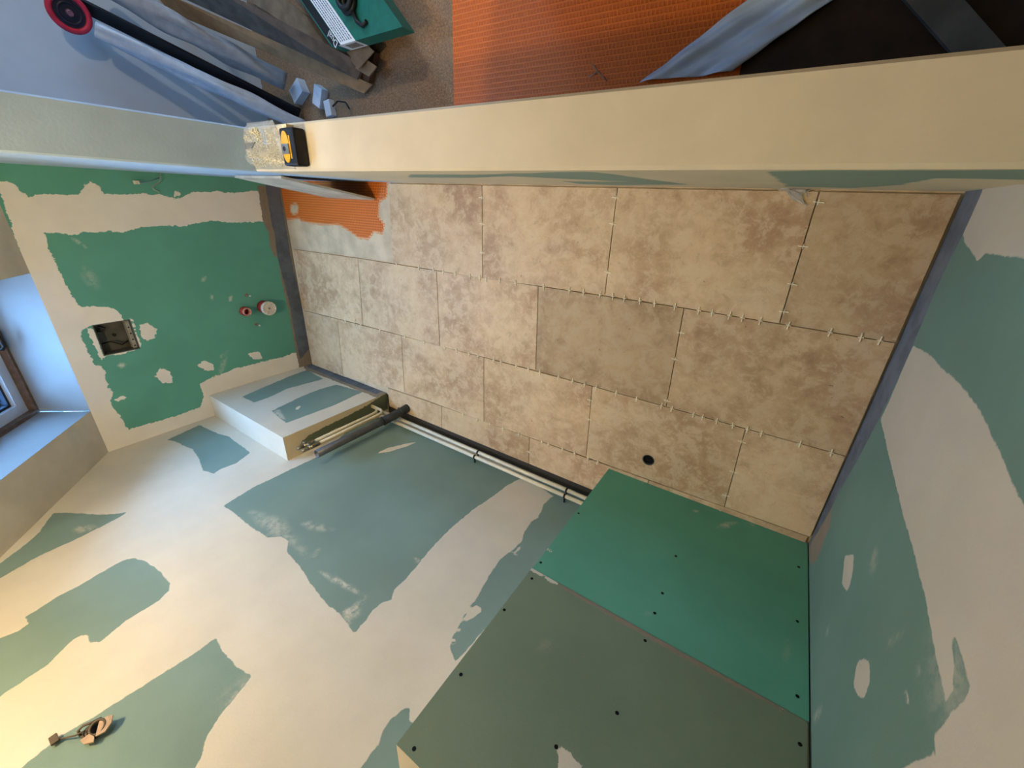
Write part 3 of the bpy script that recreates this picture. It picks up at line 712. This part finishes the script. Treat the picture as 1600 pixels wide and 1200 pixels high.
hpipe((606, 659), (903, 778), -1.337, 'white heating pipe along the wall foot, the one farther from the floor tiles')

# upright waste pipe with elbow
M_pvc = mat('dark_grey_pvc', (74, 76, 78), .38, var=.1, spec=.5)
wt = at(502, 712, 'y', -1.285); WX = -.172; WY = -1.292; wz = wt.z
wp = thing('waste_pipe', 'dark grey waste pipe standing against the wall beside the plastered boxing', 'pipe', (WX, WY, 0))
q = MB(); q.pipe((WX, WY, .10), (WX, WY, wz), .0215, .0185); pb_ = q.obj('pipe_body', M_pvc)
q = MB(); q.tube([(WX, WY, .18), (WX, WY, .10), (WX+.004, WY+.006, .07), (WX+.010, WY+.012, .045), (WX+.012, WY+.018, -.008)], .026, 20); q.torus((WX, WY, .18), .0245, .004, (0, 0, 1)); q.torus((WX+.008, WY+.012, .05), .026, .004, (.2, .3, -1))
el = q.obj('elbow', mat('black_elbow', (52, 54, 56), .45)); adopt(wp, pb_, el)
q = MB(); q.cyl((WX, WY, wz-.05), (WX, WY, wz-.045), .0184); adopt(wp, q.obj('dark_inside', mat('pipe_black', (1,1,1))))
# two supply pipes rising to stop valves
M_nick = mat('dull_nickel', (150, 140, 118), .35, .85, var=.15)
M_sup = mat('beige_supply_pipe', (204, 190, 158), .4, var=.06)
for k, (x, y, lb) in enumerate(((-.286, -1.288, 'thin beige supply pipe with stop valve nearest the plastered boxing'), (-.240, -1.282, 'thin beige supply pipe with stop valve nearest the dark waste pipe'))):
    t = thing('supply_pipe', lb, 'pipe', (x, y, .1), 'supply pipes with stop valves'); zt = .60
    q = MB(); q.tube([(BX+.001, y+.01, .115), (x-.03, y+.006, .115), (x-.014, y+.002, .121), (x-.003, y, .14), (x, y, .17), (x, y, zt-.03)], .0085, 12)
    adopt(t, q.obj('pipe_body', M_sup))
    q = MB(); q.cyl((x, y, zt-.045), (x, y, zt+.015), .0135, seg=6); q.cyl((x, y, zt+.015), (x, y, zt+.05), .0095, seg=16); q.cyl((x-.020, y+.004, zt-.005), (x+.016, y+.004, zt-.005), .0085, seg=14); q.cyl((x-.024, y+.004, zt-.005), (x-.016, y+.004, zt-.005), .012, seg=6)
    v = q.obj('valve_body', M_nick)
    q = MB(); q.cyl((x, y, zt+.0), (x, y+.024, zt+.004), .004, seg=8); q.box((x-.014, y+.022, zt-.003), (x+.014, y+.027, zt+.011), .002)
    adopt(t, v); q.obj('valve_handle', M_nick, v)

# ------------------------------------------------------------ tile leaning on the partition, debris
lb = at(585, 313, 'z', 0)
A0 = Vector((lb.x, lb.y, .0)); ln = math.hypot(.50, .07)
topz = .475; A1 = A0+Vector((-.40, 0, 0)); D0 = Vector((lb.x-.01, -.012, topz)); D1 = D0+Vector((-.40, 0, 0))
nn = (A1-A0).cross(D0-A0).normalized()*.010
if nn.y < 0: nn = -nn
off = nn*-1
lt = MB(); lt.prism([A0, A1, D1, D0], nn); ot = lt.obj('leaning_tile', [mat('tile_underside', (196, 188, 170), .7, var=.12, scale=12, bump=.0008)])
tag(ot, 'pale floor tile leaning against the low partition over the bare orange matting', 'tile')
for _v in ot.data.vertices: _v.co.z -= 0.0
db = thing('plastic_scrap', 'crumpled clear plastic scrap on the tile next to the partition', 'scrap', tuple(at(1248, 310, 'z', 0)), None)
M_clearp = mat('cloudy_plastic', (214, 208, 196), .25, alpha=.45)
q = MB()
for pts in ([(1222,294),(1238,298),(1250,303)],[(1233,300),(1245,312),(1262,322)],[(1240,296),(1252,306),(1256,318)],[(1250,295),(1262,300),(1268,294)],[(1244,302),(1258,300),(1262,308)]):
    q.tube([at(u, v, 'z', .003+.002*i) for i, (u, v) in enumerate(pts)], .0016, 6)
a_ = at(1218,293,'z',.004); q.box(a_, a_+Vector((.026, -.008, .003)), .001)
q.prism([at(1226,296,'z',.003), at(1260,296,'z',.005), at(1250,308,'z',.004), at(1262,322,'z',.004), at(1238,312,'z',.003)], (0, 0, .0005))
adopt(db, q.obj('film', M_clearp))

# spacers standing in the joints
M_sp = mat('ivory_spacer', (244, 234, 206), .5, var=.05)
def spacer_mesh():
    q = MB(); q.box((-.0016, -.0135, 0), (.0016, .0135, .004), .0005); q.box((-.007, -.0014, 0), (.007, .0014, .0034), .0004); q.box((-.0011, -.0011, -.010), (.0011, .0011, .001))
    bm = q.bm; me = bpy.data.meshes.new('tile_spacer'); bmesh.ops.recalc_face_normals(bm, faces=bm.faces); bm.to_mesh(me); bm.free(); me.materials.append(M_sp); return me
SM = spacer_mesh()
ORD = 'first second third fourth fifth sixth seventh eighth ninth tenth eleventh twelfth thirteenth fourteenth fifteenth sixteenth seventeenth eighteenth nineteenth twentieth twenty-first twenty-second twenty-third twenty-fourth twenty-fifth twenty-sixth twenty-seventh twenty-eighth twenty-ninth thirtieth'.split()
def spacers(us, R, lab, grp):
    for n_, u in enumerate(sorted(us)):
        lo, hi = 200., 900.
        for _ in range(40):           # walk down the sight column until the joint is met
            md = (lo+hi)/2; p = at(u, md, 'z', 0)
            if p.y > R(p.x): lo = md
            else: hi = md
        o = bpy.data.objects.new('tile_spacer', SM); link(o); o.location = (p.x, p.y, 0.0); o.rotation_euler.z = random.uniform(-.12, .12)
        tag(o, lab.replace('tile spacer in', 'tile spacer, '+ORD[n_]+' from the left in'), 'tile spacer', grp)
spacers([620,655,678,693,712,735,750,760,781,806,850,890,912,938,958,976,1000,1023,1055,1092,1113,1140,1160,1188,1232,1297,1345,1375], R1,
        'ivory tile spacer in the long joint nearest the partition', 'spacers in the long joint nearest the partition')
spacers([540,564,594,633,663,695,714,733,747,772,783,807,826,844,873,895,914,932,963,995,1034,1050,1084,1098,1120,1145,1168,1190,1250,1299], R2,
        'ivory tile spacer in the middle long joint', 'spacers in the middle long joint')
spacers([724,746,766,786,811,847,857,879,898,919,934], R3,
        'ivory tile spacer in the long joint nearest the white heating pipes', 'spacers in the long joint nearest the pipes')
for pts, w_ in (([(753,309),(754,350),(754,395)], 'leftmost short joint of the row by the partition'), ([(963,309),(958,350),(950,425)], 'middle short joint of the row by the partition'),
            ([(1279,316),(1255,385),(1238,444),(1225,487)], 'rightmost short joint of the row by the partition'),
            ([(1064,520),(1055,561),(1043,626)], 'short joint right of the darkest tile'), ([(922,625),(920,655)], 'short joint left of the drain hole'),
            ([(1159,690),(1146,737),(1134,774)], 'short joint right of the drain hole'), ([(827,706)], 'short joint in the narrow row beside the white pipes')):
    for n_, (u, v) in enumerate(pts):
        p = at(u, v, 'z', 0); o = bpy.data.objects.new('tile_spacer', SM); link(o); o.location = (p.x, p.y, 0); o.rotation_euler.z = math.pi/2+random.uniform(-.1, .1)
        tag(o, 'ivory tile spacer'+(', '+ORD[n_]+' down' if len(pts) > 1 else '')+' in the '+w_, 'tile spacer', 'spacers in the '+w_)

# ------------------------------------------------------------ on the sill
tm = thing('tape_measure', 'black and yellow tape measure lying on the sill beside the plastic packet', 'tape measure', (.19, .07, SILL))
tb = at(480, 222, 'z', SILL); tx1 = tb.x; H = .043
M_tb = mat('black_rubber', (26, 26, 28), .55, var=.2, bump=.0006, bscale=300); M_yel = mat('yellow_plastic', (226, 172, 40), .4, var=.08)
x1 = tx1; x0 = x1-.078; ya, yb2 = .012, .118; Z = SILL+.0005
q = MB(); q.box((x0, ya, Z), (x1, yb2, Z+H), .012, seg=4); body = q.obj('rubber_case', M_tb)
q = MB(); rr = []
cx, cy = x0+.030, (ya+yb2)/2
n = 40; poly = [(cx+.0215*math.cos(a), cy+.044*math.sin(a), Z+H-.001) for a in [2*math.pi*k/n for k in range(n)]]
q.prism(poly, (0, 0, .0035)); yl = q.obj('yellow_face', M_yel)
q = MB(); q.box((cx-.018, cy-.020, Z+H+.002), (cx+.020, cy+.008, Z+H+.006), .0015); lk = q.obj('belt_clip', mat('grey_metal', (150, 144, 132), .35, .7))
q = MB(); q.cyl((cx-.002, cy-.006, Z+H+.006), (cx-.002, cy-.006, Z+H+.0075), .007, seg=6); sc_ = q.obj('clip_screw', M_dark)
q = MB(); q.box((x0+.050, ya+.020, Z+H-.004), (x0+.056, yb2-.022, Z+H+.0012), .001); yb_ = q.obj('yellow_band', M_yel)
q = MB(); q.box((x0+.002, yb2-.004, Z+.004), (x0+.026, yb2+.012, Z+.03), .002); hk = q.obj('tape_end', mat('cream_tape', (232, 214, 160), .5))
sc_.parent = lk; adopt(tm, body, yl, lk, yb_, hk)
# clear packet of spacers
def packet():
    bx0, bx1, by0, by1 = XJ+.004, x0-.004, .006, .15; nx, ny = 14, 20; rnd = random.Random(3)
    prof = lambda a, b: (1-abs(2*a-1)**3)*(1-abs(2*b-1)**4)
    vs, fs = [], []
    for s_ in (0, 1):
        for i in range(nx+1):
            for k in range(ny+1):
                a, b = i/nx, k/ny; h = prof(a, b)*(.052+.016*math.sin(5*b+1)+.008*math.sin(11*a+7*b))
                rg = rnd.uniform(-.0035, .0035) if 0 < i < nx and 0 < k < ny else 0
                taper = 1-.35*b
                x = bx0+(bx1-bx0)*a*taper; y = by0+(by1-by0)*b
                vs.append((x, y, Z+.001 + (max(.001, h*(1.25-.4*a)+rg) if s_ else 0)))
    o = (nx+1)*(ny+1)
    for s_ in (0, 1):
        for i in range(nx):
            for k in range(ny):
                a = s_*o+i*(ny+1)+k; f = (a, a+ny+1, a+ny+2, a+1); fs.append(f if s_ else f[::-1])
    ring = [i*(ny+1) for i in range(nx+1)]+[nx*(ny+1)+k for k in range(1, ny+1)]+[i*(ny+1)+ny for i in range(nx-1, -1, -1)]+[k for k in range(ny-1, 0, -1)]
    for a, b in zip(ring, ring[1:]+ring[:1]): fs.append((a, b, b+o, a+o))
    return vs, fs, (bx0, bx1, by0, by1)
vs, fs, PB = packet()
pk = thing('plastic_packet', 'clear plastic packet full of small ivory spacers standing by the jamb on the sill', 'packet', (XJ+.06, .07, SILL))
film = mesh_obj('film', vs, fs, mat('clear_packet_film', (226, 224, 210), .16, alpha=.34, spec=.8, bump=.0015, bscale=60), smooth=True)
q = MB(); rnd = random.Random(5)
for k in range(150):
    a, b = rnd.uniform(.12, .85), rnd.uniform(.08, .8); hh = (1-abs(2*a-1)**3)*(1-abs(2*b-1)**4)*.040*(1.2-.4*a)
    c = Vector((PB[0]+(PB[1]-PB[0])*a*(1-.35*b), PB[2]+(PB[3]-PB[2])*b, Z+.004+rnd.uniform(.1, 1)*hh))
    M = Matrix.Translation(c) @ Quaternion((rnd.random(), rnd.random(), rnd.random()), rnd.uniform(0, 3)).to_matrix().to_4x4()
    q.box((-.009, -.0013, -.0013), (.009, .0013, .0013), 0, M); q.box((-.0013, -.009, -.0013), (.0013, .009, .0013), 0, M)
sp = q.obj('spacers', mat('ivory_plastic', (236, 226, 190), .5, var=.05)); sp['kind'] = 'stuff'
q = MB()
def film_top(a, b): return Vector((PB[0]+(PB[1]-PB[0])*a*(1-.35*b), PB[2]+(PB[3]-PB[2])*b, Z+.003+(1-abs(2*a-1)**3)*(1-abs(2*b-1)**4)*(.052+.016*math.sin(5*b+1)+.008*math.sin(11*a+7*b))*(1.25-.4*a)))
q.prism([film_top(.22,.40), film_top(.55,.40), film_top(.55,.54), film_top(.22,.54)], (0, 0, .0008)); lab = q.obj('dark_label', mat('dark_label', (58, 54, 48), .6, var=.4, scale=200))
adopt(pk, film, sp, lab)

# ------------------------------------------------------------ the room beyond
def board_floor():
    t = NT('particle_board'); n1 = t.noise(180, 3, .7); n2 = t.noise(5, 4)
    c = t.mix(t.ramp(n1, .35, .65), srgb(104, 78, 52), srgb(150, 118, 84)); c = t.mix(t.ramp(n1, .66, .72, 0, .8), c, srgb(192, 168, 130))
    c = t.mix(t.ramp(n2, .35, .65, 0, .35), c, srgb(112, 100, 82))
    t.set(t.b.inputs['Base Color'], c); t.b.inputs['Roughness'].default_value = .7; t.bump(n1, .0006); return t.m
ZF = -.004
struct(MB().box((XL-.05, TH-.001, -.05), (XF+.05, YF+.05, ZF)).obj('floor', board_floor()))
def membrane():
    t = NT('orange_dimpled_membrane'); sep = t.n('ShaderNodeSeparateXYZ', i_0=t.coord())
    row = t.math('FLOOR', t.math('MULTIPLY', sep.outputs[1], 60)); sh = t.math('MULTIPLY', t.math('MODULO', t.math('ABSOLUTE', row), 2.0), .5)
    a = t.math('ABSOLUTE', t.math('SUBTRACT', t.math('FRACT', t.math('ADD', t.math('MULTIPLY', sep.outputs[0], 78), sh)), .5))
    b = t.math('ABSOLUTE', t.math('SUBTRACT', t.math('FRACT', t.math('MULTIPLY', sep.outputs[1], 60)), .5))
    d = t.ramp(t.math('MAXIMUM', a, b), .26, .40)
    c = t.mix(d, srgb(188, 90, 12), srgb(206, 106, 22)); c = t.mix(t.ramp(t.noise(240, 2), .7, .78, 0, .5), c, srgb(232, 190, 160))
    t.set(t.b.inputs['Base Color'], c); t.b.inputs['Roughness'].default_value = .45; t.bump(d, .0022, .7); return t.m
ml = at(709, 155, 'z', 0).x
q = MB(); q.box((ml, TH+.001, ZF), (2.05, 1.6, ZF+.004), .001)
tag(q.obj('matting_sheet', membrane()), 'orange dimpled uncoupling mat on the board floor beyond the partition', 'floor mat')

def sheet(name, pts, mats, th=.004, parent=None, ripple=.0, seed=0, nu=24, nv=6):
    """a strip between two polylines a->b, rippled like film or cloth"""
    (a0, a1), (b0, b1) = pts; rnd = random.Random(seed); ph = [rnd.uniform(0, 6) for _ in range(6)]
    vs, fs = [], []
    for s_ in (0, 1):
        for i in range(nu+1):
            for k in range(nv+1):
                u, v = i/nu, k/nv; p = (Vector(a0)*(1-u)+Vector(a1)*u)*(1-v)+(Vector(b0)*(1-u)+Vector(b1)*u)*v
                r = ripple*(math.sin(9*v+ph[0]+2*u)+.6*math.sin(17*v+ph[1]-5*u)+.35*math.sin(23*u+ph[2]+6*v)+1.8)
                vs.append(p+Vector((0, 0, r+th*s_)))
    o = (nu+1)*(nv+1)
    for s_ in (0, 1):
        for i in range(nu):
            for k in range(nv):
                a = s_*o+i*(nv+1)+k; f = (a, a+nv+1, a+nv+2, a+1); fs.append(f if s_ else f[::-1])
    ring = [i*(nv+1) for i in range(nu+1)]+[nu*(nv+1)+k for k in range(1, nv+1)]+[i*(nv+1)+nv for i in range(nu-1, -1, -1)]+[k for k in range(nv-1, 0, -1)]
    for a, b in zip(ring, ring[1:]+ring[:1]): fs.append((a, b, b+o, a+o))
    return mesh_obj(name, vs, fs, mats, parent, smooth=True)
# pale blue plastic sheeting folded on the mat
M_film = mat('pale_blue_film', (186, 214, 250), .45, var=.06, scale=8, spec=.5)
P0, P1 = at(1003, 122, 'z', .03), at(1168, 0, 'z', .03); Q0, Q1 = at(1150, 106, 'z', .03), at(1296, 0, 'z', .03)
e0 = (P1-P0); e1 = (Q1-Q0)
A_, B_ = P0-e0*.05, P1+e0*.4; A2, B2 = Q0-e1*.05, Q1+e1*.4
for v_ in (A_, B_, A2, B2): v_.z = .004
fo = sheet('plastic_sheeting', ((A_, B_), (A2, B2)), M_film, .002, None, .009, 2, 30, 26)
tag(fo, 'pale blue folded plastic sheeting lying across the orange mat', 'plastic sheet')
# dark boards and grey plank at the far right
M_brown = mat('dark_brown_sheet', (44, 32, 26), .6, var=.3, scale=12)
q = MB(); a = at(1185, 105, 'z', .002); q.box((1.35, TH+.002, ZF+.0045), (2.9, 1.6, ZF+.006))
tag(q.obj('dark_mat', M_brown), 'dark brown floor sheet beside the pale blue plastic', 'floor mat')
q = MB(); c1, c2, c3, c4 = [at(u, v, 'z', .03) for u, v in ((1480,70),(1418,0),(1512,0),(1572,68))]
q.prism([c1+(c1-c2)*.3, c2+(c2-c1)*1.2, c3+(c3-c4)*1.2, c4+(c4-c3)*.3], (0, 0, .018))
pl_ = q.obj('grey_plank', mat('grey_plank', (90, 98, 104), .6, var=.15, scale=10)); tag(pl_, 'grey plank lying askew on the dark floor at the far right', 'plank')
for _v in pl_.data.vertices: _v.co.z -= .027
# three-legged spacer on the mat
c = [at(u, v, 'z', .004) for u, v in ((920,121),(934,112),(926,101),(948,126))]
q = MB(); q.tube([c[0], c[1]], .0016, 6); q.tube([c[2], c[1]], .0016, 6); q.tube([c[1], c[3]], .0016, 6)
tag(q.obj('tile_spacer', mat('pale_grey_plastic', (150, 150, 150), .5)), 'pale three-armed spacer lying on the orange mat', 'tile spacer')

# cardboard box pieces under the tile-tool box
M_card = mat('cardboard', (148, 118, 84), .8, var=.12, scale=18); M_card2 = mat('dull_cardboard', (120, 104, 84), .8, var=.15, scale=14); M_dkw = mat('dark_brown_card', (86, 58, 38), .7, var=.2, scale=20)
def plank_px(name, quad, zs, mats, th, label, cat, grp=None):
    P = [at(u, v, 'z', z) for (u, v), z in zip(quad, zs)]
    q = MB(); q.prism(P, (0, 0, -th)); return tag(q.obj(name, mats), label, cat, grp)
plank_px('cardboard_sheet', [(226,2),(568,146),(582,132),(246,-16)], [.43,.017,.017,.43], M_card, .004, 'long narrow tan cardboard strip nearest the white sheeting', 'cardboard')
plank_px('timber_board', [(262,-14),(558,124),(568,100),(310,-34)], [.47,.05,.05,.47], mat('grey_brown_timber', (96, 84, 72), .7, var=.2, scale=20), .012, 'long grey brown board between the tan strip and the cardboard', 'plank')
plank_px('cardboard_sheet', [(392,-40),(372,-10),(576,120),(588,104)], [.066,.066,.066,.066], M_card2, .006, 'flattened dull cardboard half under the green box', 'cardboard')
plank_px('cardboard_sheet', [(470,-30),(450,-10),(560,108),(584,80)], [.085,.085,.085,.085], M_card2, .005, 'dull cardboard flap directly beneath the green box', 'cardboard')
plank_px('cardboard_box', [(478,18),(516,100),(576,128),(586,82)], [.028,.028,.028,.028], M_dkw, .028, 'dark brown cardboard box crushed under the green box', 'box')
# green box with printed label and black coil on top
bz0, bz1 = .10, .165
T1, T2 = at(519, 74, 'z', bz1), at(629, 42, 'z', bz1); T0 = at(455, -20, 'z', bz1)
U_ = (T2-T1).normalized(); Vv = Vector((-U_.y, U_.x, 0)); 
if Vv.dot(T0-T1) < 0: Vv = -Vv
T0d = (T0-T1); wU = (T2-T1).length
ld = T0d.normalized(); L_ = .42
gb = thing('green_box', 'green printed cardboard box with white label and black coil on it', 'box', tuple(T1-Vector((0,0,bz1-bz0))))
def BP(a, b, z): return T1+U_*wU*a+ld*L_*b+Vector((0, 0, z-bz1))
M_teal = mat('green_print', (24, 96, 84), .45, var=.08); M_wl = mat('white_label', (206, 212, 216), .55, var=.04); M_yl = mat('yellow_line', (196, 176, 52), .5); M_bk = mat('black_print', (22, 22, 24), .5)
q = MB(); q.prism([BP(0,0,bz1), BP(1,0,bz1), BP(1,1,bz1), BP(0,1,bz1)], (0, 0, bz0-bz1)); adopt(gb, q.obj('carton', M_teal))
e = .0007
def on_top(a0, a1, b0, b1, m, nm, e=.0007):
    q = MB(); q.prism([BP(a0,b0,bz1), BP(a1,b0,bz1), BP(a1,b1,bz1), BP(a0,b1,bz1)], (0, 0, e)); ob = q.obj(nm, m); adopt(gb, ob); return ob
nF = -U_*.0008
def on_side(z0_, z1_, b0, b1, m, nm, off=1.0):
    q = MB(); q.prism([BP(0,b0,z0_), BP(0,b1,z0_), BP(0,b1,z1_), BP(0,b0,z1_)], nF*off); ob = q.obj(nm, m); adopt(gb, ob); return ob
on_top(.02, .13, .0, 1, M_bk, 'black_band'); on_top(.14, .36, 0, 1, M_wl, 'white_label')
on_side(bz0+.045, bz1, 0, 1, M_bk, 'black_band'); on_side(bz0+.038, bz0+.045, 0, 1, M_yl, 'yellow_band'); on_side(bz0+.018, bz0+.024, 0, 1, mat('cream_line', (190, 180, 140), .5), 'cream_band')
fE = Vector((-ld.x, -ld.y, 0)).normalized()
q = MB(); q.prism([BP(.10,0,bz0+.002), BP(.36,0,bz0+.002), BP(.36,0,bz1), BP(.10,0,bz1)], -ld*.0008); adopt(gb, q.obj('white_label', M_wl))
q = MB(); q.prism([BP(.16,0,bz0+.012), BP(.33,0,bz0+.012), BP(.33,0,bz1-.012), BP(.16,0,bz1-.012)], -ld*.0014); adopt(gb, q.obj('barcode', mat('grey_print', (128, 124, 118), .6, var=.5, scale=160)))
# printed lines and the large letters, running along the box
q = MB()
for c_ in range(6):
    b = .03
    while b < .95:
        w_ = random.uniform(.008, .03); a = .16+.032*c_; q.prism([BP(a,b,bz1+.0007), BP(a+.014,b,bz1+.0007), BP(a+.014,b+w_,bz1+.0007), BP(a,b+w_,bz1+.0007)], (0,0,.0003)); b += w_+.006
adopt(gb, q.obj('small_print', mat('grey_ink', (70, 84, 100), .6)))
def text(s, size, M, m, nm, parent):
    cu = bpy.data.curves.new(nm, 'FONT'); cu.body = s; cu.size = size; cu.extrude = .0003
    ob = bpy.data.objects.new(nm, cu); link(ob); ob.matrix_world = M; cu.materials.append(m)
    dg = bpy.context.evaluated_depsgraph_get(); me = bpy.data.meshes.new_from_object(ob.evaluated_get(dg)); bpy.data.objects.remove(ob)
    o2 = bpy.data.objects.new(nm, me); link(o2); me.transform(M); adopt(parent, o2); return o2
tx = ld.copy(); ty = Vector((0,0,1)).cross(tx)
o_ = BP(.125, .02, bz1+.0011)
if ty.dot(U_) > 0: pass
Mx = Matrix((tx, ty, Vector((0,0,1)))).transposed().to_4x4(); Mx.translation = BP(.125 if ty.dot(U_) < 0 else .03, .03, bz1+.0011)
text('Dual', .038, Mx, M_wl, 'lettering', gb)
q = MB(); cq = BP(.62, .42, bz1+.012); q.torus(cq, .034, .014, (0, 0, 1), 40, 12, 1.2, .8); q.torus(cq+Vector((.004, .004, .018)), .036, .010, (.1, 0, 1), 40, 12)
q.tube([cq+Vector((.02,-.03,.0)), BP(.55,.18,bz1+.008), BP(.58,.12,bz1+.007), BP(.66,.15,bz1+.007)], .008, 10)
tag(q.obj('black_coil', mat('black_cable', (1,1,1))), 'black coiled cable lying on top of the green box', 'cable')

# black rail, white film roll, red-rimmed disc by the knee wall
F0 = at(468, 178, 'z', .02); F1 = at(128, 8, 'x', XL+.06)
dv = (F1-F0)
q = MB(); side = dv.cross(Vector((0,0,1))).normalized(); upn = side.cross(dv).normalized()
Mr = Matrix((dv.normalized(), side, upn)).transposed().to_4x4(); Mr.translation = F0
L = dv.length*1.03
q.box((0, -.024, -.010), (L, .024, .010), .003, Mr)
rail = thing('black_rail', 'long flat black rail leaning up against the cold grey wall', 'rail', tuple(F0))
adopt(rail, q.obj('rail_body', mat('black_rail', (16, 17, 22), .4)))
q = MB(); q.box((0, -.024, -.012), (.02, .024, .012), .002, Mr); adopt(rail, q.obj('end_cap', M_dark))
# film roll lying under the rail
def lumpy(name, pts, rads, m, seed, parent=None, seg=20, amp=.15):
    rnd = random.Random(seed); pts = [Vector(p) for p in pts]; N = 28; vs, fs = [], []
    ph = [rnd.uniform(0, 6) for _ in range(8)]
    tot = len(pts)-1
    for i in range(N+1):
        f = i/N*tot; k = min(int(f), tot-1); t = f-k; p = pts[k]*(1-t)+pts[k+1]*t; r = rads[k]*(1-t)+rads[k+1]*t
        d_ = (pts[k+1]-pts[k]).normalized(); u_ = Vector((0,0,1)); u_ = (u_-d_*u_.dot(d_)).normalized(); s_ = d_.cross(u_)
        for j in range(seg):
            a = 2*math.pi*j/seg; rr = r*(1+amp*(math.sin(3*a+ph[0]+f*2)+.6*math.sin(5*a+ph[1]-f*3)+.5*math.sin(2*a+f*7+ph[2])))
            vs.append(p+(u_*math.sin(a)*.8+s_*math.cos(a))*rr)
    for i in range(N):
        for j in range(seg): fs.append((i*seg+j, i*seg+(j+1)%seg, (i+1)*seg+(j+1)%seg, (i+1)*seg+j))
    fs.append(tuple(range(seg))[::-1]); fs.append(tuple(N*seg+j for j in range(seg)))
    return mesh_obj(name, vs, fs, m, parent, smooth=True)
M_wf = mat('white_film', (176, 182, 188), .4, var=.06, spec=.5, bump=.002, bscale=25)
down = Vector((.012, -.062, -.045))
ro = lumpy('film_roll', [F0+Vector((.03, -.025, .02))+dv*t+down*(.75+.25*t) for t in (0.03, .35, .7, 1.02)], [.032, .036, .034, .030], M_wf, 4)
tag(ro, 'long white plastic film roll below the black rail', 'plastic roll')
ro2 = lumpy('film_roll', [F0+Vector((.02, .03, .03))+dv*t+Vector((0, .085, .0)) for t in (0.04, .3, .6, .9)], [.04, .045, .045, .035], mat('grey_film', (140, 140, 140), .45, var=.1, bump=.002, bscale=25), 9)
tag(ro2, 'crumpled grey plastic film between the black rail and the cardboard', 'plastic roll')
dc = at(108, 20, 'x', XL+.09); ax_ = (CAM-dc).normalized(); ax_ = (ax_+Vector((.3, -.1, -.2))).normalized()
disc = thing('round_disc', 'round black disc with a thick red rim above the white film roll', 'disc', tuple(dc))
q = MB(); q.torus(dc, .058, .011, ax_, 44, 12, 1, 1.3); d1 = q.obj('red_rim', mat('crimson_rubber', (186, 40, 62), .5))
q = MB(); q.cyl(dc-ax_*.012, dc+ax_*.006, .052, seg=40); q.torus(dc+ax_*.006, .034, .005, ax_, 36, 8); d2 = q.obj('hub', mat('navy_black', (34, 32, 44), .45))
q = MB(); q.cyl(dc+ax_*.006, dc+ax_*.022, .014, .009, 18); d3 = q.obj('axle', mat('dull_pink', (120, 80, 90), .4)); adopt(disc, d1, d2, d3)
# small white offcuts by the foot of the rail
for k, (u, v, s_, lb2) in enumerate(((462, 142, .05, 'white plastic offcut nearest the black rail'), (494, 150, .045, 'middle white plastic block by the sill'), (508, 168, .035, 'smallest white plastic block beside the cardboard strip'))):
    p = at(u, v, 'z', .04); M = Matrix.Translation(Vector((p.x, p.y, ZF+.0005))) @ Matrix.Rotation(.5+.6*k, 4, 'Z')
    q = MB(); q.box((-s_, -s_*.7, 0), (s_, s_*.7, s_*.9), .004, M); tag(q.obj('white_block', mat('white_block', (188, 196, 204), .5, var=.05)), lb2, 'block')
q = MB(); c = [at(u, v, 'z', .015) for u, v in ((520,166),(528,158),(540,160),(546,170))]; q.tube(c, .004, 8)
tag(q.obj('cable_offcut', mat('black_cable', (1,1,1))), 'short dark cable offcut on the board floor behind the sill', 'cable')

# the hanging bulbs that light both rooms (above the picture)
for (x, y, z), lb2 in ((LAMP, 'bare bulb hanging over the bathroom floor'), (LAMP2, 'bare bulb hanging in the room beyond')):
    t = thing('hanging_bulb', lb2, 'lamp', (x, y, ZC))
    zc3 = min(ZC, ZK+(x-XL)*math.tan(SL))
    q = MB(); q.cyl((x, y, z+.085), (x, y, zc3), .003, seg=8); a1 = q.obj('cord', mat('black_cable', (1,1,1)))
    q = MB(); q.cyl((x, y, z+.055), (x, y, z+.09), .014, .010, 16); a2 = q.obj('socket', M_dark); adopt(t, a1, a2)
